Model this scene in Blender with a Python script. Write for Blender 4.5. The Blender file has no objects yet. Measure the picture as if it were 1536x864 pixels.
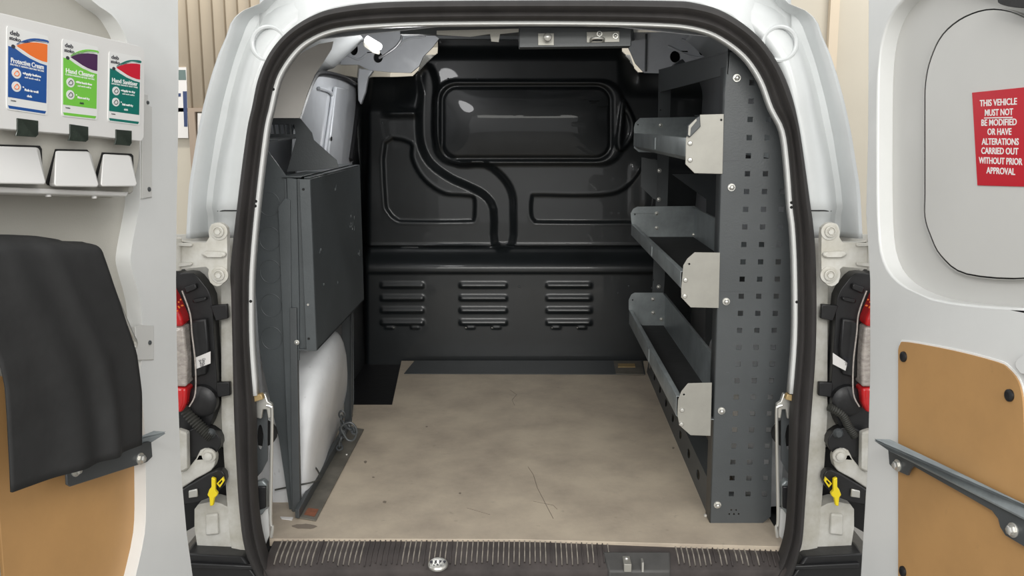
import bpy, bmesh, math, random
import numpy as np
from mathutils import Vector, Matrix
from mathutils.geometry import tessellate_polygon

# ------------------------------------------------------------------ camera, world, lamps, exposure
LOAD = 0.58                       # height of the load floor
CAMZ = 1.494
F, CX, CY = 1400.0, 790.0, 432.0  # focal length and principal point, in pixels of the 1536x864 frame
PITCH = math.radians(10)
sc = bpy.context.scene
C = sc.collection
cd = bpy.data.cameras.new('camera'); cam = bpy.data.objects.new('camera', cd); C.objects.link(cam)
cam.location = (0, 0, CAMZ); cam.rotation_euler = (math.pi/2 - PITCH, 0, 0)
cd.sensor_width = 36; cd.lens = F/1536*36; cd.shift_x = -(CX-768)/1536; cd.clip_start = 0.02
sc.camera = cam
w = bpy.data.worlds.new('world'); sc.world = w; w.use_nodes = True
w.node_tree.nodes['Background'].inputs[0].default_value = (0.98, 0.99, 1.0, 1)
w.node_tree.nodes['Background'].inputs[1].default_value = 0.88
def area(name, loc, target, sx, sy, power, col=(1, 1, 1)):
    l = bpy.data.lights.new(name, 'AREA'); l.shape = 'RECTANGLE'; l.size = sx; l.size_y = sy
    l.energy = power; l.color = col
    o = bpy.data.objects.new(name, l); C.objects.link(o); o.location = loc
    o.rotation_euler = (Vector(target)-Vector(loc)).to_track_quat('-Z', 'Y').to_euler()
area('workshop_and_fill_lamp', (-1.6, -0.6, 3.7), (-1.6, -0.6, 0), 0.35, 3.6, 18, (1, .99, .96))
area('workshop_and_fill_lamp', (1.6, -0.6, 3.7), (1.6, -0.6, 0), 0.35, 3.6, 18, (1, .98, .94))
area('workshop_and_fill_lamp', (0.0, -2.2, 3.3), (0, 2.6, 0.9), 3.2, 0.5, 75, (1, .98, .94))
area('workshop_and_fill_lamp', (0.3, -4.5, 3.0), (0.1, 3.2, 1.2), 5.5, 0.6, 130, (1, .99, .95))
area('workshop_and_fill_lamp', (0.6, -13, 2.95), (0, 3.6, 1.5), 6.0, 0.8, 75, (1, 1, .93))
area('workshop_and_fill_lamp', (-3.2, 5.6, 4.2), (-3.0, 7.5, 1.6), 1.6, 0.4, 60, (1, .96, .88))  # added fill, no lamp known here: brightens the left back wall
area('workshop_and_fill_lamp', (3.2, 5.6, 4.2), (3.4, 7.5, 1.6), 1.6, 0.4, 60, (1, .96, .90))  # added fill like the one before, brightens the right back wall
sc.view_settings.view_transform = 'Standard'; sc.view_settings.look = 'None'
sc.view_settings.exposure = 0.18; sc.view_settings.gamma = 1; sc.view_settings.use_curve_mapping = False

# ------------------------------------------------------------------ measuring helpers: pixel of the photo -> point on a known plane
V = Vector
CAM = V((0, 0, CAMZ))
FWD = V((0, math.cos(PITCH), -math.sin(PITCH))); UPC = V((0, math.sin(PITCH), math.cos(PITCH))); RT = V((1, 0, 0))
def ray(px, py): return RT*((px-CX)/F) + UPC*((CY-py)/F) + FWD
def on(px, py, P, n):
    d = ray(px, py); return CAM + d*((P-CAM).dot(n)/d.dot(n))
def at(px, py, Y): return on(px, py, V((0, Y, 0)), V((0, 1, 0)))
def at_x(px, py, X): return on(px, py, V((X, 0, 0)), V((1, 0, 0)))
def at_z(px, py, Z): return on(px, py, V((0, 0, Z)), V((0, 0, 1)))

class Frame:
    """plane with origin O, axes U (right), W (up), N (towards the viewer)"""
    def __init__(s, O, U, W):
        s.O = V(O); s.U = V(U).normalized(); s.N = s.U.cross(V(W)).normalized(); s.W = s.N.cross(s.U).normalized()
    def uv(s, px, py, off=0):
        p = on(px, py, s.O + s.N*off, s.N) - s.O; return (p.dot(s.U), p.dot(s.W))
    def P(s, u, v, n=0): return s.O + s.U*u + s.W*v + s.N*n
    def pts(s, L, off=0): return [s.uv(x, y, off) for x, y in L]
    def mat(s, u, v, n):
        m = Matrix.Identity(4); w_ = getattr(s, 'lean', s.W)      # lettering stands along the door's own upright
        for i in range(3): m[i][0] = s.U[i]; m[i][1] = w_[i]; m[i][2] = s.N[i]
        p = s.P(u, v, n)
        for i in range(3): m[i][3] = p[i]
        return m
def YF(Y): return Frame((0, Y, 0), (1, 0, 0), (0, 0, 1))          # upright plane across the van (N towards camera)

# ------------------------------------------------------------------ materials
MATS = {}
def mat(name, col, rough=0.5, metal=0.0, var=0.0, scale=8.0, bump=0.0, bscale=60.0, coat=0.0, dark=None, dirt=0.0, stretch=None, spec=0.5, emit=0):
    m = bpy.data.materials.new(name); m.use_nodes = True; nt = m.node_tree; b = nt.nodes['Principled BSDF']
    b.inputs['Base Color'].default_value = (*col, 1); b.inputs['Roughness'].default_value = rough
    b.inputs['Metallic'].default_value = metal; b.inputs['Coat Weight'].default_value = coat
    b.inputs['Specular IOR Level'].default_value = spec
    tc = nt.nodes.new('ShaderNodeTexCoord'); src = tc.outputs['Object']
    if stretch:
        mp = nt.nodes.new('ShaderNodeMapping'); mp.inputs['Scale'].default_value = stretch
        nt.links.new(src, mp.inputs['Vector']); src = mp.outputs[0]
    if var or dirt:
        n = nt.nodes.new('ShaderNodeTexNoise'); n.inputs['Scale'].default_value = scale; n.inputs['Detail'].default_value = 8
        n.inputs['Roughness'].default_value = 0.65
        nt.links.new(src, n.inputs['Vector'])
        r = nt.nodes.new('ShaderNodeValToRGB'); e = r.color_ramp.elements
        d2 = dark if dark else tuple(c*(1-var) for c in col)
        e[0].position = 0.33; e[0].color = (*d2, 1); e[1].position = 0.62; e[1].color = (*col, 1)
        nt.links.new(n.outputs['Fac'], r.inputs[0]); out = r.outputs[0]
        if dirt:
            n2 = nt.nodes.new('ShaderNodeTexNoise'); n2.inputs['Scale'].default_value = scale*6; n2.inputs['Detail'].default_value = 5
            nt.links.new(src, n2.inputs['Vector'])
            r2 = nt.nodes.new('ShaderNodeValToRGB'); r2.color_ramp.elements[0].position = 0.68; r2.color_ramp.elements[1].position = 0.76
            nt.links.new(n2.outputs['Fac'], r2.inputs[0])
            mx = nt.nodes.new('ShaderNodeMix'); mx.data_type = 'RGBA'
            mu = nt.nodes.new('ShaderNodeMath'); mu.operation = 'MULTIPLY'; mu.inputs[1].default_value = dirt
            nt.links.new(r2.outputs[0], mu.inputs[0]); nt.links.new(mu.outputs[0], mx.inputs[0])
            nt.links.new(out, mx.inputs[6]); mx.inputs[7].default_value = (0.06, 0.045, 0.03, 1); out = mx.outputs[2]
        nt.links.new(out, b.inputs['Base Color'])
    if bump:
        n = nt.nodes.new('ShaderNodeTexNoise'); n.inputs['Scale'].default_value = bscale; n.inputs['Detail'].default_value = 4
        nt.links.new(src, n.inputs['Vector'])
        bp = nt.nodes.new('ShaderNodeBump'); bp.inputs['Strength'].default_value = bump; bp.inputs['Distance'].default_value = 0.004
        nt.links.new(n.outputs['Fac'], bp.inputs['Height']); nt.links.new(bp.outputs[0], b.inputs['Normal'])
    if emit:
        b.inputs['Emission Color'].default_value = (1, 1, 1, 1); b.inputs['Emission Strength'].default_value = emit
    MATS[name] = m; return m
mat('white_paint', (.71, .715, .70), .28, var=.07, scale=2.5, coat=.3)
mat('pillar_paint', (.60, .62, .62), .3, var=.12, scale=3, coat=.3, dirt=.05)
mat('cover_plastic', (.065, .063, .060), .55, var=.3, scale=15)
mat('stain', (.20, .165, .13), .6)
mat('dull_paint', (.60, .59, .55), .45, var=.22, scale=14, dark=(.42, .40, .34), dirt=.25)
mat('inner_paint', (.60, .62, .65), .25, var=.15, scale=5, coat=.3)
mat('wheel_paint', (.76, .77, .78), .35, var=.12, scale=9, dirt=.35, bump=.15, bscale=18)
mat('grey_trim', (.44, .425, .38), .6, var=.05, scale=3, bump=.1, bscale=300)
mat('light_trim', (.58, .575, .55), .5, var=.04, scale=3)
mat('headliner', (.50, .48, .45), .8, var=.08, scale=4)
mat('black_gloss', (.010, .0125, .014), .42, var=.35, scale=7, bump=.06, bscale=7, coat=.35, spec=.45)
mat('dark_steel', (.064, .070, .073), .42, var=.15, scale=6, bump=.08, bscale=260)
mat('dark_steel_worn', (.070, .079, .083), .4, var=.25, scale=5, dirt=.0, bump=.08, bscale=200)
mat('galvanised', (.34, .33, .295), .38, metal=.35, var=.12, scale=16)
mat('galvanised_dull', (.33, .36, .365), .36, metal=.45, var=.35, scale=11)
mat('zinc', (.62, .61, .57), .28, metal=.7)
mat('bright_steel', (.55, .54, .5), .25, metal=.9)
mat('rubber', (.030, .027, .026), .62, var=.45, scale=22, dark=(.020, .018, .017), stretch=(1, 1, .3))
mat('mat_rubber', (.018, .018, .018), .75, var=.4, scale=10, bump=.3, bscale=40)
mat('black_plastic', (.012, .012, .013), .42, var=.3, scale=20, bump=.2, bscale=50)
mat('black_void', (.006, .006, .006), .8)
mat('sill_plastic', (.062, .052, .049), .6, var=.4, scale=18)
mat('pale_dirt', (.30, .27, .23), .85, var=.5, scale=40, dark=(.09, .08, .07))
mat('plywood_coated', (.52, .445, .345), .5, var=.28, scale=6, dark=(.37, .31, .245), dirt=.22, bump=.1, bscale=120)
mat('hardboard', (.48, .27, .105), .5, var=.14, scale=5, dirt=.12, stretch=(1, 1, 1))
mat('rail_steel', (.20, .185, .155), .5, metal=.3, var=.45, scale=10)
mat('red_lens', (.62, .012, .015), .15, coat=.6, var=.2, scale=60)
mat('clear_lens', (.50, .45, .41), .18, coat=.5, var=.4, scale=70, stretch=(1, 1, 2))
mat('sticker_red', (.50, .008, .02), .4)
mat('white_print', (.80, .80, .78), .5)
mat('dark_print', (.03, .03, .04), .5)
mat('card_blue', (.012, .075, .28), .35); mat('card_green', (.17, .52, .06), .35); mat('card_teal', (.006, .15, .12), .35)
mat('swoosh_orange', (.78, .16, .02), .35); mat('swoosh_purple', (.06, .015, .07), .35); mat('swoosh_red', (.55, .01, .03), .35)
mat('card_white', (.72, .72, .70), .35)
mat('dispenser_white', (.68, .67, .65), .35, var=.03, scale=3)
mat('smoked_window', (.035, .045, .035), .12, coat=.5, var=.5, scale=30)
mat('yellow_plastic', (.80, .62, .015), .4)
mat('hose_rubber', (.035, .035, .03), .6)
mat('lamp_white', (.9, .9, .9), .3, emit=2.2)
mat('beige_wall', (.60, .51, .39), .6, var=.05, scale=2)
mat('cream_wall', (.52, .48, .40), .7, var=.04, scale=2)
mat('wall_post', (.33, .26, .20), .6)
mat('concrete', (.28, .27, .25), .7, var=.25, scale=2)
mat('paper', (.70, .68, .66), .7); mat('navy_print', (.03, .05, .13), .6); mat('grey_print', (.12, .17, .16), .6)
mat('brass', (.42, .30, .14), .5, metal=.4)
mat('rust', (.28, .10, .05), .8, var=.4, scale=60)

# ------------------------------------------------------------------ mesh helpers (all take world coordinates)
def new(): return bmesh.new()
def face(bm, pts):
    try: return bm.faces.new([bm.verts.new(p) for p in pts])
    except ValueError: return None
def prism(bm, pts, vec):
    vec = V(vec); a = [bm.verts.new(V(p)) for p in pts]; b = [bm.verts.new(V(p)+vec) for p in pts]; n = len(a)
    bm.faces.new(a); bm.faces.new(list(reversed(b)))
    for i in range(n): bm.faces.new([a[i], b[i], b[(i+1) % n], a[(i+1) % n]])
def box(bm, lo, hi):
    x0, y0, z0 = lo; x1, y1, z1 = hi
    prism(bm, [(x0, y0, z0), (x1, y0, z0), (x1, y1, z0), (x0, y1, z0)], (0, 0, z1-z0))
def plate(bm, fr, outline, holes=(), n0=0.0, n1=0.003):
    """flat plate with real holes; outline and holes in the frame's (u, v); from n0 (back) to n1 (front)"""
    loops = [list(outline)] + [list(h) for h in holes]
    tris = tessellate_polygon([[V((u, v, 0)) for u, v in L] for L in loops])
    flat = [p for L in loops for p in L]
    A = [bm.verts.new(fr.P(u, v, n1)) for u, v in flat]; B = [bm.verts.new(fr.P(u, v, n0)) for u, v in flat]
    for t in tris:
        try: bm.faces.new([A[i] for i in t]); bm.faces.new([B[i] for i in reversed(t)])
        except ValueError: pass
    k = 0
    for L in loops:
        n = len(L)
        for i in range(n):
            j = (i+1) % n
            try: bm.faces.new([A[k+i], B[k+i], B[k+j], A[k+j]])
            except ValueError: pass
        k += n
def basis(d):
    d = V(d).normalized(); a = V((0, 0, 1)) if abs(d.z) < .9 else V((1, 0, 0))
    u = d.cross(a).normalized(); return d, u, d.cross(u).normalized()
def cyl(bm, p, q, r, r2=None, seg=16, cap=True):
    p, q = V(p), V(q); r2 = r if r2 is None else r2; d, u, v = basis(q-p)
    A = [bm.verts.new(p+(u*math.cos(t)+v*math.sin(t))*r) for t in [2*math.pi*i/seg for i in range(seg)]]
    B = [bm.verts.new(q+(u*math.cos(t)+v*math.sin(t))*r2) for t in [2*math.pi*i/seg for i in range(seg)]]
    for i in range(seg): bm.faces.new([A[i], A[(i+1) % seg], B[(i+1) % seg], B[i]])
    if cap: bm.faces.new(list(reversed(A))); bm.faces.new(B)
def lathe(bm, p, d, prof, seg=20):
    """prof: list of (distance along d, radius)"""
    p = V(p); d, u, v = basis(d); rings = []
    for h, r in prof:
        rings.append([bm.verts.new(p+d*h+(u*math.cos(t)+v*math.sin(t))*max(r, 1e-5)) for t in [2*math.pi*i/seg for i in range(seg)]])
    for a, b in zip(rings, rings[1:]):
        for i in range(seg): bm.faces.new([a[i], a[(i+1) % seg], b[(i+1) % seg], b[i]])
    bm.faces.new(list(reversed(rings[0]))); bm.faces.new(rings[-1])
def smooth_path(pts, n=6, closed=False):
    pts = [V(p) for p in pts]; out = []; N = len(pts)
    for i in range(N if closed else N-1):
        g = lambda k: pts[k % N] if closed else pts[max(0, min(N-1, k))]
        p0, p1, p2, p3 = g(i-1), g(i), g(i+1), g(i+2)
        for k in range(n):
            t = k/n
            out.append(.5*((2*p1)+(p2-p0)*t+(2*p0-5*p1+4*p2-p3)*t*t+(3*p1-p0-3*p2+p3)*t**3))
    if not closed: out.append(pts[-1])
    return out
def tube(bm, pts, r, seg=8, closed=False, rf=None):
    pts = [V(p) for p in pts]; n = len(pts); rings = []; u = None
    for i, p in enumerate(pts):
        a = pts[(i-1) % n] if (closed or i) else p; b = pts[(i+1) % n] if (closed or i < n-1) else p
        d = (b-a).normalized()
        if u is None: _, u, _ = basis(d)
        u = (u-d*u.dot(d)).normalized(); v = d.cross(u); rr = rf(i/(n-1)) if rf else r
        rings.append([bm.verts.new(p+(u*math.cos(2*math.pi*k/seg)+v*math.sin(2*math.pi*k/seg))*rr) for k in range(seg)])
    R = rings+[rings[0]] if closed else rings
    for a, b in zip(R, R[1:]):
        for i in range(seg): bm.faces.new([a[i], a[(i+1) % seg], b[(i+1) % seg], b[i]])
    if not closed: bm.faces.new(list(reversed(rings[0]))); bm.faces.new(rings[-1])
def grid(bm, rows, closed=False):
    R = [[bm.verts.new(V(p)) for p in r] for r in rows]
    for a, b in zip(R, R[1:]):
        m = len(a)
        for i in range(m if closed else m-1):
            j = (i+1) % m
            bm.faces.new([a[i], a[j], b[j], b[i]])
def rrect(x0, y0, x1, y1, r, n=5):
    out = []
    for cx, cy, a in ((x1-r, y1-r, 0), (x0+r, y1-r, 90), (x0+r, y0+r, 180), (x1-r, y0+r, 270)):
        for k in range(n+1):
            t = math.radians(a+90*k/n); out.append((cx+r*math.cos(t), cy+r*math.sin(t)))
    return out
def circ(x, y, rx, ry=None, n=14):
    ry = rx if ry is None else ry
    return [(x+rx*math.cos(2*math.pi*k/n), y+ry*math.sin(2*math.pi*k/n)) for k in range(n)]
def sm2(L, n=4, closed=True):
    return [(p.x, p.y) for p in smooth_path([V((x, y, 0)) for x, y in L], n, closed)]

WORLD = {}
def thing(name, loc, label, cat, group=None):
    o = bpy.data.objects.new(name, None); C.objects.link(o); o.location = loc; o.empty_display_size = .05
    o['label'] = label; o['category'] = cat
    if group: o['group'] = group
    WORLD[o.name] = V(loc); return o
def obj(name, bm, m, parent=None, label=None, cat=None, group=None, kind=None, bevel=0, solid=0, seg=2, angle=35, recalc=True, subsurf=0):
    if recalc: bmesh.ops.recalc_face_normals(bm, faces=bm.faces)
    me = bpy.data.meshes.new(name)
    co = [v.co for v in bm.verts]
    lo = V([min(c[i] for c in co) for i in range(3)]); hi = V([max(c[i] for c in co) for i in range(3)])
    c0 = (lo+hi)/2
    if parent is None: c0 = V((c0.x, c0.y, lo.z))
    for v in bm.verts: v.co -= c0
    for f in bm.faces: f.smooth = True
    bm.to_mesh(me); bm.free(); me.set_sharp_from_angle(angle=math.radians(angle))
    me.materials.append(MATS[m])
    o = bpy.data.objects.new(name, me); C.objects.link(o)
    if parent is not None: o.parent = parent; o.location = c0-WORLD[parent.name]
    else: o.location = c0
    WORLD[o.name] = c0
    if solid:
        s = o.modifiers.new('solid', 'SOLIDIFY'); s.thickness = solid; s.offset = 0
    if subsurf:
        s = o.modifiers.new('sub', 'SUBSURF'); s.levels = s.render_levels = subsurf
    if bevel:
        b = o.modifiers.new('bevel', 'BEVEL'); b.width = bevel; b.segments = seg; b.limit_method = 'ANGLE'; b.angle_limit = math.radians(40)
        b.harden_normals = False
    if label: o['label'] = label
    if cat: o['category'] = cat
    if group: o['group'] = group
    if kind: o['kind'] = kind
    return o
def letters(bm, text, fr, u, v, n, size, bold=0.0, squeeze=1.0, align='CENTER', depth=0.0002, rot=0.0):
    c = bpy.data.curves.new('t', 'FONT'); c.body = text; c.size = size; c.align_x = align; c.align_y = 'CENTER'
    c.offset = bold; c.extrude = depth; c.resolution_u = 3
    o = bpy.data.objects.new('t', c); C.objects.link(o)
    bpy.context.view_layer.update()
    me = bpy.data.meshes.new_from_object(o.evaluated_get(bpy.context.evaluated_depsgraph_get()))
    M = fr.mat(u, v, n) @ Matrix.Rotation(rot, 4, 'Z') @ Matrix.Diagonal((squeeze, 1, 1, 1))
    me.transform(M); bm.from_mesh(me)
    bpy.data.objects.remove(o); bpy.data.curves.remove(c); bpy.data.meshes.remove(me)
def bolt_bm(bm, p, d, r, h=.006):
    """washer with a domed hexagon head"""
    lathe(bm, p, d, [(0, r), (h*.25, r), (h*.3, r*.97), (h*.3, r*.7)], 20)
    lathe(bm, V(p)+V(d).normalized()*h*.3, d, [(0, r*.68), (h*.7, r*.66), (h*.9, r*.5), (h, r*.2)], 6)

# ================================================================== THE WORKSHOP
bm = new(); box(bm, (-7, -7, -.05), (7, 8, 0)); obj('floor', bm, 'concrete', kind='structure')
WB = 7.5
bm = new()                                   # ribbed sheet cladding on the left of the back wall
x = -3.2; zz0, zz1 = at(300, 162, WB).z, 4.6; xe = at(330, 100, WB).x+1.2
rows = [[], []]; k = 0; x = -3.6
while x < xe:
    for dx, dy in ((0, 0), (.006, -.02), (.080, -.02), (.086, 0)):
        for r, z in zip(rows, (zz0, zz1)): r.append((x+dx, WB-.02+dy, z))
    x += .098
grid(bm, rows)
trimw = obj('trim_1', bm, 'beige_wall', kind='structure', solid=.004)
bm = new(); box(bm, (-7, WB, 0), (7, WB+.1, 4.6)); obj('wall_back', bm, 'cream_wall', kind='structure')
bm = new(); a = at(286, 165, WB).x; b = at(296, 165, WB).x
box(bm, (a-.28, WB-.05, zz0-.03), (xe, WB-.002, zz0))
box(bm, (a, WB-.07, 0), (b, WB-.002, zz0-.03)); obj('trim_2', bm, 'wall_post', kind='structure')
NF = YF(WB-.04)
bm = new(); plate(bm, NF, NF.pts([(297, 170), (345, 170), (345, 420), (297, 420)]), n1=.01); obj('door_1', bm, 'paper', kind='structure')
board = thing('notice_board', NF.P(*NF.uv(274, 207)), 'narrow strip of pinned notices on the wall beside the open left door', 'notice')
bm = new(); plate(bm, NF, NF.pts([(258, 101), (280, 101), (283, 207), (258, 207)]), n1=.01); obj('backing_sheet', bm, 'paper', board)
for nm, m, p in (('photo_sheet', 'grey_print', [(262, 105), (279, 105), (280, 120), (262, 120)]),
                 ('dark_sheet', 'navy_print', [(275, 137), (281, 137), (282, 190), (277, 190)]),
                 ('dark_sheet', 'navy_print', [(268, 140), (272, 140), (272, 145), (268, 145)])):
    bm = new(); plate(bm, NF, NF.pts(p), n0=.01, n1=.012); obj(nm, bm, m, board)
bm = new(); box(bm, (at(1252, 10, WB).x-.05, WB-.06, 0), (at(1252, 10, WB).x+.02, WB-.002, 4.6)); obj('trim_3', bm, 'beige_wall', kind='structure')

# ================================================================== THE VAN
van = thing('cargo_van', (0, 2.9, 0), 'white panel van seen through its two open rear doors, black bulkhead inside', 'van')
SEAL = Frame((0, 1.88, .55), (1, 0, 0), (0, .07, 1))
so = [(348, 440), (347, 400), (358, 300), (371, 200), (379, 162), (388, 120), (402, 86), (420.6, 60), (444, 39), (471.5, 23), (501.6, 13), (557, 5), (644, 2), (800, 1),
      (930, 1), (1010, 2), (1039.5, 4.5), (1078, 15), (1114, 36), (1144, 63), (1168, 99), (1186, 141), (1197, 189), (1206, 247), (1213.6, 301), (1219, 340), (1223, 400), (1223, 515),
      (1216, 620), (1208, 733), (1203, 804), (1197, 829), (1186, 864), (1160, 900), (1115, 918), (900, 922), (700, 922), (460, 918), (410, 900), (387, 864), (368, 820), (360, 760), (356, 700), (352, 620), (350, 520)]
si = [(371, 440), (373, 390), (380, 311), (393, 200), (401, 162), (411, 120), (425, 93), (444, 69.5), (464, 55), (489, 44), (518, 38), (565, 34), (644, 31), (800, 30),
      (920, 31), (990, 33), (1030, 36), (1067, 45), (1099, 63), (1126, 87), (1147, 120), (1162, 160), (1179, 195), (1186, 245), (1191, 310), (1195, 345), (1198, 411), (1198, 510),
      (1190, 620), (1188, 720), (1184, 790), (1177, 825), (1164, 855), (1145, 880), (1105, 895), (900, 898), (700, 898), (475, 895), (432, 880), (406, 858), (391, 815), (383, 765), (380, 700), (379, 620), (372, 520)]
so3 = sm2(so, 4); si3 = sm2(si, 4)
def sweep_band(name, mt, A, B, prof, parent=van, fr=SEAL, **kw):
    bm = new(); rows = []
    for (a, b) in zip(A, B):
        ua, ub = fr.uv(*a), fr.uv(*b)
        rows.append([fr.P(ua[0]+(ub[0]-ua[0])*t, ua[1]+(ub[1]-ua[1])*t, n) for t, n in prof])
    rows.append(rows[0]); grid(bm, rows); bmesh.ops.remove_doubles(bm, verts=bm.verts, dist=1e-5)
    return obj(name, bm, mt, parent, **kw)
sweep_band('door_seal', 'rubber', so3, si3, [(0, -.02), (.0, .004), (.06, .012), (.2, .019), (.38, .022), (.5, .017), (.56, .006), (.62, .004), (.7, .010), (.84, .013), (.96, .008), (1, -.004), (1, -.03)], angle=60)
def shrink(L, d, cxy=(786, 440)):
    n = len(L); out = []
    for i in range(n):
        a, b = L[i-1], L[(i+1) % n]; tx, ty = b[0]-a[0], b[1]-a[1]; l = math.hypot(tx, ty) or 1
        nx, ny = -ty/l, tx/l                     # list runs clockwise in the picture, so this is inwards
        out.append((L[i][0]+nx*d, L[i][1]+ny*d))
    return out
fa, fb = shrink(si3, -4), shrink(si3, 5)
k0 = min(range(len(si3)), key=lambda i: abs(si3[i][1]-592)+(0 if si3[i][0] < 600 else 9999)); k1 = min(range(len(si3)), key=lambda i: abs(si3[i][1]-592)+(0 if si3[i][0] > 600 else 9999))
bm = new(); rows = []; i = k0
while i != (k1+1) % len(si3):
    ua, ub = SEAL.uv(*fa[i]), SEAL.uv(*fb[i]); rows.append([SEAL.P(ua[0]+(ub[0]-ua[0])*t, ua[1]+(ub[1]-ua[1])*t, n) for t, n in ((0, -.012), (.9, -.012), (1, -.015), (1, -.034))]); i = (i+1) % len(si3)
grid(bm, rows); obj('aperture_flange', bm, 'white_paint', van, angle=60, solid=.001)
# holes punched in the flange (black plugs)
for i, (hx, hy) in enumerate([(384, 302), (383, 309), (376, 452), (1187, 304), (1187, 311), (1195, 453), (410, 134), (1158, 133)]):
    bm = new(); u, v = SEAL.uv(hx, hy, -.012); lathe(bm, SEAL.P(u, v, -.0125), SEAL.N, [(0, .0035), (.001, .0032)], 10)
    obj('flange_plug', bm, 'black_void', van)

# --- rear body around the seal (one pressed panel each side), mirrored in the measured pixels
def MX(s, x): return x if s < 0 else 1573-x
sil = [(-60, 455), (-20, 412), (7, 384), (11.6, 365), (23, 349), (35, 340), (56, 332.6), (79, 321), (111, 309.5), (153, 298), (200, 288), (242, 281), (280, 275), (317, 273), (358, 271), (420, 266), (520, 262), (640, 262), (760, 270), (860, 280), (930, 290)]
rail = [(-60, 458), (-20, 417), (7, 389), (14, 370), (24, 358), (35, 352), (56, 346), (79, 338), (111, 329), (153, 318), (200, 308), (242, 302), (280, 296), (317, 293), (358, 291), (420, 288), (520, 286), (640, 286), (760, 292), (860, 300), (930, 310)]
groo = [(-60, 470), (-20, 430), (7, 405), (20, 394), (35, 387), (58, 370), (93, 356), (139, 344), (185, 336), (240, 324), (280, 318), (317, 314), (420, 310), (640, 310), (930, 330)]
def ip(L, y): return float(np.interp(y, [a for a, _ in L], [b for _, b in L]))
so_l = sorted([(y, x) for x, y in so if x < 500 and y < 900]); so_l = [(-60, 700), (-5, 560), (0, 545)]+[p for p in so_l if p[0] > 4]
for s in (-1, 1):
    bm = new(); rows = []
    rows2 = []
    for y in list(range(-60, 60, 5))+list(range(60, 360, 12))+[358]+list(range(372, 921, 12)):
        xs, xr, xg, xe_ = ip(sil, y), ip(rail, y), ip(groo, y), ip(so_l, y)+5
        dep = .03 if y < 316 else .035+.03*min(1, (y-316)/90)
        step = .0 if y < 316 else .006
        cols = [(xs, 1.0), (xs, .50), (xs, .10), (xs+.15*(xr-xs), .022), (xs+.35*(xr-xs), .008), (xs+.6*(xr-xs), .004), (xs+.75*(xr-xs), .007), (xr, .016),
                (xr+.2*(xg-xr), .044+step), (xr+.6*(xg-xr), .050+step), (xg, .040+step), (xg+.2*(xe_-xg), .018+step), (xg+.45*(xe_-xg), .012+step), (xg+.8*(xe_-xg), .010+step), (xe_, .014+step)]
        row = []
        for k, (x, n) in enumerate(cols):
            p = SEAL.uv(MX(s, x), y)
            q = SEAL.P(p[0], p[1], -n-(dep-.03 if k > 6 else 0)); row.append(q)
            if k < 2: row[-1] = V((q.x+s*(.05 if k == 0 else .035), q.y, q.z))
        if y <= 358: rows.append(row)
        if y >= 358: rows2.append([row[-5]+V((s*.0, .05, 0))]+row[-4:])
    grid(bm, rows); obj('rear_pillar', bm, 'pillar_paint', van, angle=50, solid=.002)
    bm = new(); grid(bm, rows2); obj('pillar_web', bm, 'dull_paint', van, angle=50, solid=.002)
    # seam between the upper and lower pressings
    bm = new(); a = [SEAL.P(*SEAL.uv(MX(s, x), y), -n) for x, y, n in ((318, 317, .036), (324, 317, .024), (334, 316, .014), (344, 316, .012), (356, 316, .013))]
    tube(bm, a, .0013, 6); obj('panel_seam', bm, 'black_void', van)
    # pressed disc in the upper corner
    bm = new(); u, v = SEAL.uv(MX(s, 401), 64)
    tube(bm, [SEAL.P(u+.034*math.cos(t), v+.034*math.sin(t), -.0125) for t in [2*math.pi*k/36 for k in range(36)]], .0048, 8, True)
    obj('pressed_disc', bm, 'pillar_paint', van)
# roof edge above the opening and the roof skin
bm = new(); rows = []
for x in range(380, 1200, 12):
    yb = min((abs(p[0]-x), p[1]) for p in so3 if p[1] < 300)[1]-1
    rows.append([SEAL.P(*SEAL.uv(x, yb+3), -.004), SEAL.P(*SEAL.uv(x, yb-6), -.006), SEAL.P(*SEAL.uv(x, min(yb-9, -16)), -.012), SEAL.P(*SEAL.uv(x, -50), -.03), SEAL.P(*SEAL.uv(x, -62), -.06)])
    sink = -.035*max(0, min(1, (450-x)/55, ))-.035*max(0, min(1, (x-1123)/55)); rows[-1] = [p+SEAL.N*sink for p in rows[-1]]
    rows[-1].append(V((rows[-1][-1].x, 2.3, 1.90))); rows[-1].append(V((rows[-1][-1].x, 5.2, 1.90)))
grid(bm, rows); obj('roof_skin', bm, 'pillar_paint', van, angle=50, solid=.002)
# outer flanks and front closure, carrying the shell forward of the bulkhead
for s in (-1, 1):
    bm = new(); prof = [(.80, .30), (.86, .60), (.86, 1.05), (.80, 1.35), (.74, 1.78), (.58, 1.90)]
    grid(bm, [[(s*x, y, z) for x, z in prof] for y in (3.0, 3.8, 4.6, 5.2)])
    obj('body_side', bm, 'white_paint', van, solid=.003, angle=50)
bm = new(); grid(bm, [[(-.8, 5.2, .3), (.8, 5.2, .3)], [(-.86, 5.3, 1.05), (.86, 5.3, 1.05)], [(-.56, 5.2, 1.86), (.56, 5.2, 1.86)]])
obj('cab_front', bm, 'white_paint', van, solid=.003)
for s in (-1, 1):
    for yy in (2.55, 4.7):
        bm = new(); lathe(bm, (s*.62, yy, .31), (s, 0, 0), [(0, .22), (.01, .30), (.05, .31), (.15, .31), (.19, .30), (.2, .22)], 32)
        obj('wheel', bm, 'black_plastic', van)

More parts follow.
